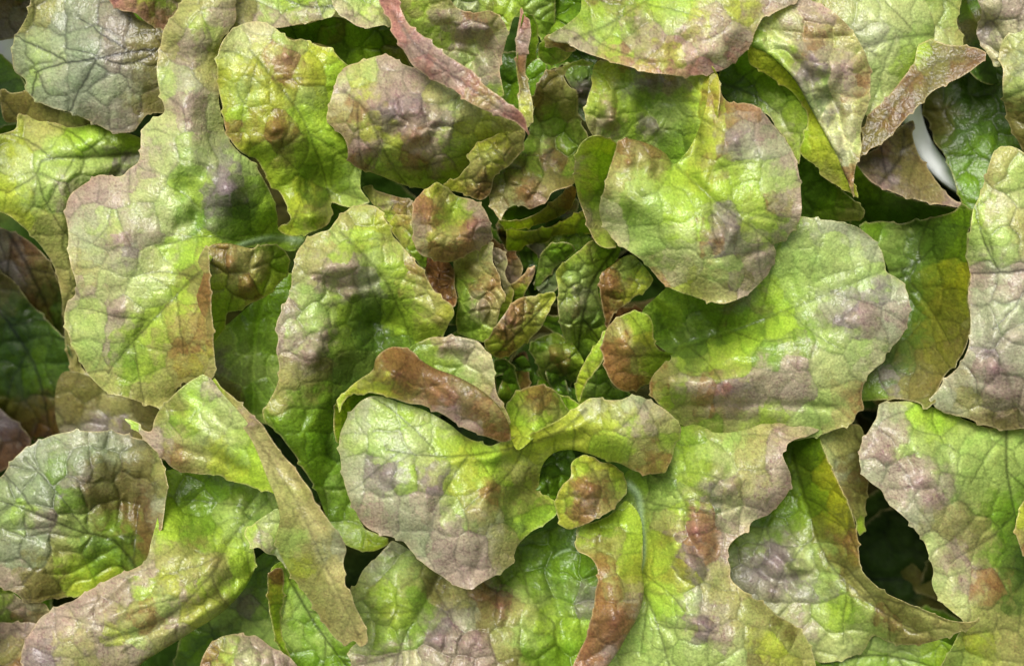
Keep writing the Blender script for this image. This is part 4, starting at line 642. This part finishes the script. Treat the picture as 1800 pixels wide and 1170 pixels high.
leaf('main', 'broad blistered leaf below at the bottom edge',
  sh('640,1000 660,982 678,962 690,950h 760,990h 820,1020h 880,990h 910,955h 960,930h 1010,925h 1050,960h 1060,1010h 1050,1080h 1020,1170h 990,1230 600,1230 618,1170 614,1142 634,1120 640,1100h 624,1070 614,1040 626,1028',
    '640,1000,-50 690,955,-50 620,1040,-50 620,1160,-40 700,1070,-20 780,1050,-60 800,1130,-10 900,1080,-20 960,960,-80 970,1050,-60 1040,1000,-50 1000,1160,-50 850,1180,-10 880,1010,-70',
    '660,990,S 690,970,S 700,1000,M 650,1040,O 640,1060,M 720,1020,O 680,1050,L 700,1090,L 660,1100,M 680,1120,L 740,1060,G 720,1110,G 640,1140,W 640,1160,P 690,1150,P 720,1160,C 770,1040,A 800,1050,O 790,1080,V 770,1110,V 820,1090,S 800,1130,P 750,1140,P 830,1130,P 840,1160,P 860,1080,A 850,1050,R 880,1050,R 890,1020,G 880,1040,V 910,1080,O 860,1110,A 880,1130,O 930,1060,M 920,1110,M 960,1000,D 960,950,G 1000,950,D 1000,1000,G 1040,990,G 1000,1060,G 970,1100,L 990,1130,G 1010,1100,L 1020,1060,V 940,1150,G 980,1160,G 930,1010,G 900,1160,A',
    mid='775,1000 745,1060 710,1120 690,1200', folds=[('780,1000 748,1060 712,1125 695,1180',14,-12),('960,960 975,1040 985,1110 990,1180',12,-10),('880,1000 900,1060 880,1110',10,-9),('830,1050 850,1100 830,1150',9,-8),('650,1030 700,1050 740,1060',9,-6),('650,1090 700,1110',9,-6),('930,1040 945,1090 920,1130',12,8),('1010,1000 1020,1060 1000,1120',14,8)], ribs=[('1002,965 985,970 972,980', 2.5)], bumps='800,1090,34,9 840,1120,26,7 770,1120,26,7 880,1060,24,8 930,1070,22,5 690,1080,26,5', puff=5.5, cell=46, wave=7, vein=.3, mott=1.15, sec=True))

leaf('main', None, sh('935,795h 1000,785h 1015,830h 990,890h 940,885h', '945,800,-70 1000,800,-84 985,880,-70 965,840,-50', '950,830,D 980,810,D 970,860,G', puff=7, cell=24, wave=5, bumps='965,845,16,7', seed=777))
# ---- heart of the plant
STYLE.update(zmul=2.2, zoff=-22, droop=15, step=1.5, vein=.45)
leaf('main', 'inner leaf, brown at its tip and wet green at its base',
  sh('935,180 944,150 958,130 975,122 995,114 1012,108 1030,107 1042,112 1030,116 1012,116 998,122 990,132 996,146 1008,158 1016,166 1015,190 1022,215 1034,240h 1015,270h 1012,320h 1004,326 985,332 968,340 962,352 948,362 930,368 920,362 902,362 888,372 880,388 868,372 860,352 858,335 864,310 875,295 900,270h 928,240h 932,210h',
    '945,150,22 1020,110,30 990,130,16 1010,170,14 940,200,-10 960,240,-26 1000,220,-20 970,290,-14 1010,290,-20 900,300,4 865,340,6 882,384,0 960,350,14 1000,328,16 930,330,16',
    '960,140,A 980,125,O 1010,110,L 970,160,A 990,160,O 950,170,B 1000,190,O 960,190,A 970,210,G 940,230,M 990,230,G 960,250,M 920,260,G 1000,260,G 965,275,V 955,272,R 980,280,R 940,290,G 1000,300,G 910,300,A 880,320,A 900,330,O 870,350,O 920,345,R 950,345,P 980,330,A 890,365,C 930,340,R 960,320,O 1000,320,A 885,300,G',
    bumps='958,274,12,9 978,282,10,8 930,235,10,4 900,320,14,5 930,335,16,6', puff=7.8, cell=34, wave=4, vein=.3, rim=1.2),
  sh('876,388 890,388 905,389 925,384 945,374 960,362 975,350 990,338 1004,326h 1012,330h 1010,352 1000,368 985,378 965,388 940,396 915,402 895,402 882,397', '882,392,-4 930,388,2 990,345,4 1008,350,-4 940,396,-20', '890,394,L 920,392,Y 950,380,Y 980,362,O 1000,345,R 1005,335,R', puff=1.3, wave=2, rim=1.4),
  sh('882,372h 905,362h 960,350h 968,362h 930,386h 895,390h', '890,375,-50 930,370,-60 960,358,-50', '920,375,D 890,380,G', puff=2.6, rim=0, teeth=0))
leaf('main', 'narrow leaf rim across the heart', sh('895,404 930,406 960,400 985,390 1010,376 1030,368 1045,385h 1055,400h 1040,410 1010,414 985,412 965,424 950,430 925,430 910,440 896,445 890,430', '900,410,-24 1000,384,-14 1040,385,-20 960,424,-60 900,440,-60 1030,404,-44',
    '910,410,Y 950,405,L 990,392,Y 1025,378,O 940,420,A 900,430,L 990,402,A 1030,400,G', puff=3.2, cell=28, wave=3, rim=1.2))
leaf('main', 'small twisted olive leaf', sh('918,222 924,236 920,250 918,266 905,280 893,292 875,302 868,314 865,330 858,344 846,352 832,350 820,342 800,336 778,324 790,318 806,310 816,298 826,286 824,272 832,260 850,246 868,240 884,228 902,224',
    '910,230,36 915,260,32 840,260,46 880,270,58 830,300,44 860,330,36 790,322,30 835,345,28', '905,235,O 880,245,Y 900,260,O 850,255,Y 880,270,A 850,275,O 870,290,Y 840,290,O 855,310,A 830,320,O 845,335,R 800,324,Y 860,325,B 890,280,A', puff=9.1, cell=24, wave=4, bumps='870,250,14,6 850,310,12,5 895,265,12,6 835,335,12,5', mott=1.2))
leaf('main', 'small brown-pink leaf in front of the heart', sh('728,352 742,338 756,328 768,321 778,327 790,335 802,344 814,348 832,352 848,364 858,382 864,400 862,425 848,432 832,442 815,452 798,460 776,461 758,455 740,448 730,430 726,405 724,380',
    '768,324,44 735,345,46 728,400,58 745,445,50 790,458,46 855,425,40 860,390,40 830,356,34 800,380,36 760,380,70 780,430,66 830,400,60 795,350,30',
    '765,330,Y 740,350,K 750,370,R 765,390,R 735,400,P 780,350,O 795,370,L 785,385,L 810,360,G 805,385,L 840,370,P 830,395,K 815,400,R 850,400,P 845,420,P 780,410,O 760,420,Y 770,440,R 740,435,C 800,440,R 790,420,O 820,430,R 755,350,R', bumps='755,375,22,6 830,395,22,8 798,375,12,-8', puff=5.9, cell=26, wave=3, mott=1.3, vein=.25, folds=[('774,328 786,370 800,402',9,-15),('752,345 750,395 765,440',15,12),('840,370 850,400 835,430',14,8)]))
leaf('main', 'brown-tipped pointed leaf standing in the heart',
  sh('974,514 977,524 970,532 968,545 962,555 956,568 946,582 935,592 920,604 908,614 892,624 878,630 862,622 852,608 860,592 872,574 884,556 898,538 912,524 930,520 945,520 960,514', '972,518,10 930,525,14 855,608,6 880,626,0 950,575,2 910,575,22', '965,520,Y 940,530,O 920,540,R 900,555,R 890,570,P 880,585,R 910,580,A 930,575,Y 945,560,M 920,600,Y 870,605,L 880,620,R 955,545,Y 900,595,R 890,560,K', mid='872,622 900,595 930,565 968,525', bumps='898,562,10,6 885,580,10,6', puff=5.2, cell=22, wave=3, mott=1.2))
leaf('main', 'ruffled green leaf with a brown blush beside the heart', sh('838,436h 866,426 865,445 868,465 878,485 882,505 890,520 882,535 876,552 872,572 866,590 855,600 835,598 815,592 804,578 802,555 806,525 800,500 795,475 800,460',
    '860,432,10 805,470,-20 884,520,14 865,590,-10 808,575,-30 845,500,0 830,550,-4', '858,440,C 850,455,W 845,480,O 830,490,A 865,490,R 855,510,R 870,530,O 840,530,P 850,545,P 820,550,G 815,500,G 850,570,M 830,580,G 870,560,O 855,590,L 810,520,G', bumps='845,505,14,7 850,540,12,7 830,470,12,4', puff=7.8, cell=24, wave=3, vein=-.15))
leaf('main', 'glossy red-brown crumpled leaf', sh('745,455h 785,458h 798,475 800,500 803,525 796,537 780,528 764,514 754,496', '755,462,-40 795,480,-34 795,530,-20 770,500,-30', '765,470,R 780,480,B 785,500,R 775,510,B 795,500,A 790,525,R', puff=10.4, cell=18, wave=4, mott=1.2))
leaf('main', None, sh('684,392 692,384 704,378 716,379 724,380h 732,430h 750,452h 746,472 728,456 714,440 702,424 690,410', '690,392,-10 720,382,-4 740,460,-16 715,430,-10', '692,390,Y 706,386,O 716,392,R 712,410,O 725,430,L 738,456,G 700,408,Y', puff=6.5, cell=24, wave=3))
leaf('main', None, sh('862,440h 872,434 884,440 892,460 888,480 896,500 904,510 900,540 895,570 885,600 868,600h 878,545h 885,510h', '870,440,-30 890,470,-26 898,530,-40 880,590,-50', '878,450,P 886,470,O 884,490,P 892,520,Y 890,560,L 880,590,G 884,480,C', puff=3.9, wave=3, cell=20, rim=1.2))
leaf('main', None, sh('900,545 898,520 893,502 905,496 918,484 930,472 940,466 940,478 932,498 920,520 908,540 902,560', '905,500,-22 938,468,-8 920,515,-24 902,550,-50', '910,500,B 925,485,R 938,470,P 925,505,L 905,540,L 915,520,G', puff=2.6, wave=2, cell=20, rim=1.5))
leaf('main', None, sh('890,440 905,445 920,470 910,492 895,500 885,470', '890,445,-70 915,470,-60 895,495,-70', '900,455,R 910,475,A 895,485,P', puff=6.5, cell=18))
leaf('main', None, sh('925,430h 960,425 975,410 1000,404h 1040,420h 990,470 985,500 960,520h 940,500 950,470 945,450', '935,440,-80 985,430,-70 960,490,-80 1010,425,-70', '940,450,V 960,450,G 985,440,G 965,480,D 950,470,V 975,420,L', puff=7.8, cell=26, bumps='950,475,12,8', wave=4))
leaf('main', None, sh('950,450 965,432 985,425 1005,430 1010,440 995,455 975,470 955,495h 940,510h 945,470', '955,460,-56 1000,435,-40 950,500,-70', '970,440,G 995,440,G 960,470,M 950,490,G', puff=3.9, cell=24))
leaf('main', 'folded pale green inner leaf right of the heart',
  sh('978,474 990,462 1005,450 1022,438 1042,422 1060,428h 1090,430h 1085,455h 1060,480h 1052,500 1056,530 1064,560 1068,585 1062,610h 1045,640 1020,650 1004,630 996,605 988,580 980,545 982,510', '980,475,10 1042,424,10 1085,440,-20 1056,500,-14 1066,570,-24 1030,480,6 985,540,0 1010,560,4 1020,640,-50 1000,620,-50 1050,610,-34',
    '985,475,Y 1010,460,L 1040,435,A 1070,440,G 1050,460,L 1020,480,M 1000,500,M 1020,510,V 1005,520,L 1030,500,M 1020,535,S 1040,530,M 1015,545,B 1000,560,D 1040,560,D 1030,590,L 1010,600,M 1050,600,L 1030,630,D 1045,470,M', mid='1080,440 1050,480 1030,530 1015,620', bumps='1018,535,14,8 1010,500,14,5 1000,575,14,5', puff=6.5, cell=30, wave=3, vein=.45),
  sh('1054,488 1062,476f 1078,464f 1095,452f 1112,448h 1148,490 1142,502 1130,514 1112,524 1098,538 1082,548 1074,562 1068,578 1062,560 1058,535 1054,510', '1056,492,26 1085,462,24 1140,492,20 1070,570,0 1095,510,22 1120,470,10', '1065,490,R 1085,470,A 1065,520,B 1075,540,R 1095,490,A 1115,480,G 1130,495,Y 1105,520,Y 1090,540,O 1080,510,R 1120,465,M 1070,560,R', puff=5.2, cell=26, wave=3, roll=8, bumps='1075,505,14,5', mott=1.2),
  sh('1066,580 1068,600 1062,625 1054,645 1040,660 1030,675 1022,695 1018,706 1012,690 1014,668 1022,648 1032,628 1045,610 1058,592', '1064,585,-6 1050,640,-2 1018,700,-10 1030,650,-6', '1062,600,L 1045,630,L 1050,640,A 1030,660,L 1018,690,L 1025,665,Y', puff=3.2, cell=22, wave=2))
leaf('main', None, sh('1020,690h 1035,660h 1055,630h 1064,640 1080,680 1105,688h 1115,700h 1060,720 1016,712', '1030,680,-70 1060,640,-60 1100,695,-80 1030,705,-80', '1040,680,M 1060,660,G 1070,690,G 1090,700,D 1030,700,L', puff=5.2, cell=26))
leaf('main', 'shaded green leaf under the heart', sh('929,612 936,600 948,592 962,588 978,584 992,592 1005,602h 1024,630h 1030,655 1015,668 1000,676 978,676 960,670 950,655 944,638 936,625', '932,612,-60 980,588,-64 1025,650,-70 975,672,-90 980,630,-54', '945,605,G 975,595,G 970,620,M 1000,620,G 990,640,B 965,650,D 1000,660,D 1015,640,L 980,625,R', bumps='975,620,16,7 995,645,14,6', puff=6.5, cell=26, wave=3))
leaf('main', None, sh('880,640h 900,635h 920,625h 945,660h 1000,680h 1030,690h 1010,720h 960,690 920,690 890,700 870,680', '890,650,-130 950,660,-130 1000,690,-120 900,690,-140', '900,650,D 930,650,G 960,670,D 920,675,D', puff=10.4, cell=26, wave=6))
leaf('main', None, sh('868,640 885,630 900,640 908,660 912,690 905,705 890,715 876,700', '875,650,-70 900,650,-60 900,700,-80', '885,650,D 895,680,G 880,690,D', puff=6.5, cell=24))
leaf('main', 'small rounded leaf, brown on top and lime at the sides', sh('890,735 889,720 898,702 910,690 925,682 942,678 960,679 975,684 984,694 992,710 1002,728h 985,745h 950,760h 910,790h 896,765', '892,725,10 935,680,0 988,705,-6 980,740,20 900,770,40 940,720,36', '900,715,G 915,695,L 930,690,R 955,690,B 965,710,R 945,705,O 930,720,O 915,740,L 905,760,Y 950,740,L 985,715,G 975,730,O', bumps='940,710,22,6', puff=6.5, cell=24, wave=3, mott=1.1))
leaf('main', None, sh('975,690 990,695 1010,705 1018,712 1005,725h 985,725h', '980,700,-40 1012,712,-30 990,722,-40', '990,705,G 1005,712,L', puff=3.9))
leaf('main', None, sh('638,330 650,330 664,336 682,342 702,348 722,352 732,358h 730,376h 700,384 686,392 672,378 656,360 646,345', '642,332,-60 725,360,-40 685,388,-40 690,360,-34', '645,335,O 665,345,O 690,352,P 675,365,L 700,365,R 685,385,L', puff=6.5, cell=24))
leaf('main', None, sh('575,360h 600,358 636,362h 655,362h 620,372h 600,385h 575,400h', '580,365,-70 640,362,-70 590,390,-80', '600,365,G 630,366,M 585,385,D', puff=3.9))

# ---- top edge
STYLE.clear()
leaf('main', 'pale green leaf at the top edge with a pink rim', sh('405,-60 590,-60 594,0 590,20 584,30 560,35 535,40 512,46 490,50 466,48 440,44 414,50 408,20', '410,-40,0 580,-40,10 585,25,10 440,40,20 500,0,-6 520,44,4', '430,20,O 480,10,M 520,10,L 560,10,L 450,36,P 500,46,P 550,36,P 580,20,W 420,0,A 540,-20,L', puff=3, cell=50, wave=4, mid='600,10 540,12 480,-10'))
leaf('main', 'cupped leaf with a broad tan rim at the top edge', sh('575,-60 668,-60 680,20 690,44 672,46 652,48 632,46 612,36 596,25 586,10', '585,-40,30 670,-40,30 600,20,36 650,46,40 685,40,30 640,10,14', '590,5,C 605,25,P 630,40,P 660,44,C 640,20,L 620,10,W 650,5,M 680,30,O', puff=3, cell=34, wave=4))
leaf('main', 'dark olive leaf below the top edge leaves', sh('480,52h 540,42h 590,30h 640,45h 690,44 712,95 724,118h 730,140h 640,120h 612,118 575,82h 520,70h', '500,55,-50 590,35,-30 690,60,-40 620,110,-70 560,70,-70', '560,45,G 590,50,A 630,60,G 670,70,D 690,90,A 640,90,G 600,90,D 660,100,L 540,60,D', puff=5, cell=40, wave=5))
leaf('main', None, sh('780,-60 960,-60 975,40 955,70 930,40 905,30 890,60h 850,30h 800,15h', '800,-40,10 930,-40,10 960,50,-10 900,30,0', '830,5,S 860,15,A 900,10,L 930,25,M 890,30,L 950,40,G 840,0,L', puff=7, cell=28, wave=5))
leaf('main', 'green leaf deep behind the small upright one', sh('930,60h 960,60h 1010,85h 1050,105h 1040,118h 1000,112 960,130 930,160h 915,160h 925,110h', '940,80,-60 1030,105,-50 950,130,-50', '950,90,D 980,105,G 1010,100,D 950,120,G', puff=3, wave=4))
leaf('main', 'shiny dark leaf peeping between the inner leaf and the curled one', sh('990,118 1010,112h 1050,118h 1050,150h 1034,190 1030,215 1016,200 1014,165 1000,150', '1000,125,-40 1040,125,-30 1025,190,-40 1020,160,-26', '1015,130,G 1025,150,V 1020,170,V 1035,140,G 1022,190,D', bumps='1020,160,10,8', puff=6, cell=20))
leaf('main', 'dark green leaf in the gap below the bright fold', sh('1380,300h 1410,262h 1440,298 1480,335 1520,370 1515,385 1480,390 1440,388h 1400,380h', '1400,300,-60 1450,330,-50 1510,378,-40 1440,380,-80', '1430,340,D 1460,350,G 1490,375,O 1420,370,D 1470,375,G 1450,330,D', puff=4, wave=4, step=3))

# ---- deep leaves closing the gaps between the plants, gap shade painted into their colours
rs = random.Random(11)
def under(key, x, y, ang, L, Wd, z, code, **kw):
    ca, sa = math.cos(ang), math.sin(ang)
    o = []
    for u, v in ((0, .12), (.2, .28), (.45, .46), (.7, .5), (.9, .36), (1.0, .1), (1.0, -.1), (.9, -.36), (.7, -.5), (.45, -.46), (.2, -.28), (0, -.12)):
        u *= L * rs.uniform(.94, 1.06); v *= Wd * rs.uniform(.9, 1.1)
        o.append('%.0f,%.0f' % (x + u * ca - v * sa, y + u * sa + v * ca))
    def q(u, v, dz): return '%.0f,%.0f,%.0f' % (x + u * L * ca - v * Wd * sa, y + u * L * sa + v * Wd * ca, z + dz)
    zz = ' '.join([q(0, 0, -70), q(.5, 0, 10), q(.5, .45, 30), q(.5, -.45, 30), q(1, 0, -20)])
    cc = ' '.join('%.0f,%.0f,%s' % (x + u * L * ca - v * Wd * sa, y + u * L * sa + v * Wd * ca, rs.choice(code)) for u, v in ((.1, 0), (.5, .3), (.5, -.3), (.8, 0), (.95, .2)))
    mm = '%.0f,%.0f %.0f,%.0f %.0f,%.0f' % (x, y, x + .5 * L * ca, y + .5 * L * sa, x + .95 * L * ca, y + .95 * L * sa)
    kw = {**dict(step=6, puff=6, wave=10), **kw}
    leaf(key, None, sh(' '.join(o), zz, cc, mid=mm, **kw), mat=SHADED if z < -250 else LEAF)
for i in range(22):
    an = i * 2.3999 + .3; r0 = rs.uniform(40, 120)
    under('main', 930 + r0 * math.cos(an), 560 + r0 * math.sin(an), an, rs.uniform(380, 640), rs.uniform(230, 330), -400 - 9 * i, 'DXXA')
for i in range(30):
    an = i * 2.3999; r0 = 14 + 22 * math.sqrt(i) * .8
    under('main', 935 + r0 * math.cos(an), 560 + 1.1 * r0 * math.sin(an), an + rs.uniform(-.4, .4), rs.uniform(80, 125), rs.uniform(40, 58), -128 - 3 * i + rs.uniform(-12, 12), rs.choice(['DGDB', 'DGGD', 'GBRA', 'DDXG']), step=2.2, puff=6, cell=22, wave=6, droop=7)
CENT = {'main': (930, 560), 'left': (-140, 330), 'low': (60, 1330), 'right': (1960, 700), 'top': (1790, 150)}
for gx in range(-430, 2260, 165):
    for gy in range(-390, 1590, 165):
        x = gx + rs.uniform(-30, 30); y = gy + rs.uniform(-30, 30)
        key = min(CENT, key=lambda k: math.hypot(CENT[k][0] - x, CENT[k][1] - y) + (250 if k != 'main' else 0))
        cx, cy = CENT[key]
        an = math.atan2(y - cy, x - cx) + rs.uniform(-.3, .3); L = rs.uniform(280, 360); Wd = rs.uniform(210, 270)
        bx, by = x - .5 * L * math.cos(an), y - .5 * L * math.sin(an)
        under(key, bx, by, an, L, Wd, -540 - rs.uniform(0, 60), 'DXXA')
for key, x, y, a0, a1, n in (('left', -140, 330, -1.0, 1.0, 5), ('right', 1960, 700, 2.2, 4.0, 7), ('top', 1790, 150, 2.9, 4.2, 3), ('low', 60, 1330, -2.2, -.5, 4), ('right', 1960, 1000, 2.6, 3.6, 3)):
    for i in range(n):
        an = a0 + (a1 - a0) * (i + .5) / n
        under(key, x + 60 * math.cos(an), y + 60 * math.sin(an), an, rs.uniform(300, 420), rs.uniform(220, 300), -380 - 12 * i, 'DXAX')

# the neighbours go on beyond the frame
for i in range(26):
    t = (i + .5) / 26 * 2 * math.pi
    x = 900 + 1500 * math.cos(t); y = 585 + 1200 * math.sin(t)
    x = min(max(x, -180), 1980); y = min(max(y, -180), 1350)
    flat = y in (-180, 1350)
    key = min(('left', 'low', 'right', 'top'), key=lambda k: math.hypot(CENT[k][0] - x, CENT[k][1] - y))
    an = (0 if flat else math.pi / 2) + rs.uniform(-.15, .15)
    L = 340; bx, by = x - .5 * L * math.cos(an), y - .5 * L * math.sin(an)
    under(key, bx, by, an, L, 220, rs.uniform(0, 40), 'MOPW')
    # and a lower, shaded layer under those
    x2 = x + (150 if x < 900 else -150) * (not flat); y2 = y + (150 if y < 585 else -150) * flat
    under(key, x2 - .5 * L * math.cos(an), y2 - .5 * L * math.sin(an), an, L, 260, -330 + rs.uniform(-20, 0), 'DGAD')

# ------------------------------------------------------------------ growing channel and planting cups
def obj(name, bm, mat, parent=None):
    me = bpy.data.meshes.new(name); bm.to_mesh(me); bm.free()
    me.polygons.foreach_set('use_smooth', np.ones(len(me.polygons), bool))
    me.materials.append(mat)
    o = bpy.data.objects.new(name, me); COL.objects.link(o); o.parent = parent
    return o

import bmesh
def lathe(prof, n=64):
    bm = bmesh.new(); rings = []
    for (r, z) in prof:
        rings.append([bm.verts.new((r * math.cos(2 * math.pi * k / n), r * math.sin(2 * math.pi * k / n), z)) for k in range(n)])
    for a_, b_ in zip(rings[:-1], rings[1:]):
        for k in range(n):
            bm.faces.new((a_[k], a_[(k + 1) % n], b_[(k + 1) % n], b_[k]))
    return bm

def cup(x, y, r, z, label):
    root = bpy.data.objects.new('planting_cup', None); COL.objects.link(root); root.location = P(x, y, z)
    root['label'] = label; root['category'] = 'planting cup'; root['group'] = 'white planting cups'
    R = r * U; q = U
    b = lathe([(R - 36 * q, -3 * q), (R - 32 * q, 2 * q), (R - 6 * q, 4 * q), (R, -2 * q), (R, -14 * q), (R - 10 * q, -18 * q), (R - 34 * q, -150 * q), (R - 40 * q, -150 * q), (R - 36 * q, -3 * q)])
    obj('rim', b, WHITE, root)
    bm = bmesh.new(); bmesh.ops.create_circle(bm, cap_ends=True, segments=48, radius=R - 44 * q)
    for v_ in bm.verts: v_.co.z = -60 * q + 3 * q * math.sin(v_.co.x * 900)
    obj('substrate', bm, SOIL, root)
    return root
cup(1776, 172, 205, -215, 'white cup whose curved rim shows beside the shaded olive leaf at top right')
cup(-72, 85, 110, -230, 'white cup showing a sliver of rim left of the grey rounded leaf')

bm = bmesh.new()
prof = [(-1300, -40), (-1290, -10), (-1260, 0), (-440, 0), (-420, -12), (-416, -60), (-404, -60), (-400, -12), (-380, 0), (380, 0), (400, -12), (404, -60), (416, -60), (420, -12), (440, 0), (1260, 0), (1290, -10), (1300, -40)]
vv = [[bm.verts.new((sx * 2200 * U, p_[0] * U, p_[1] * U)) for p_ in prof] for sx in (-1, 1)]
for k in range(len(prof) - 1): bm.faces.new((vv[0][k], vv[1][k], vv[1][k + 1], vv[0][k + 1]))
ch = obj('growing_channel', bm, WHITE); ch.location = P(900, 585, -940); ch['kind'] = 'structure'
ch['label'] = 'white plastic growing channels under the plants'
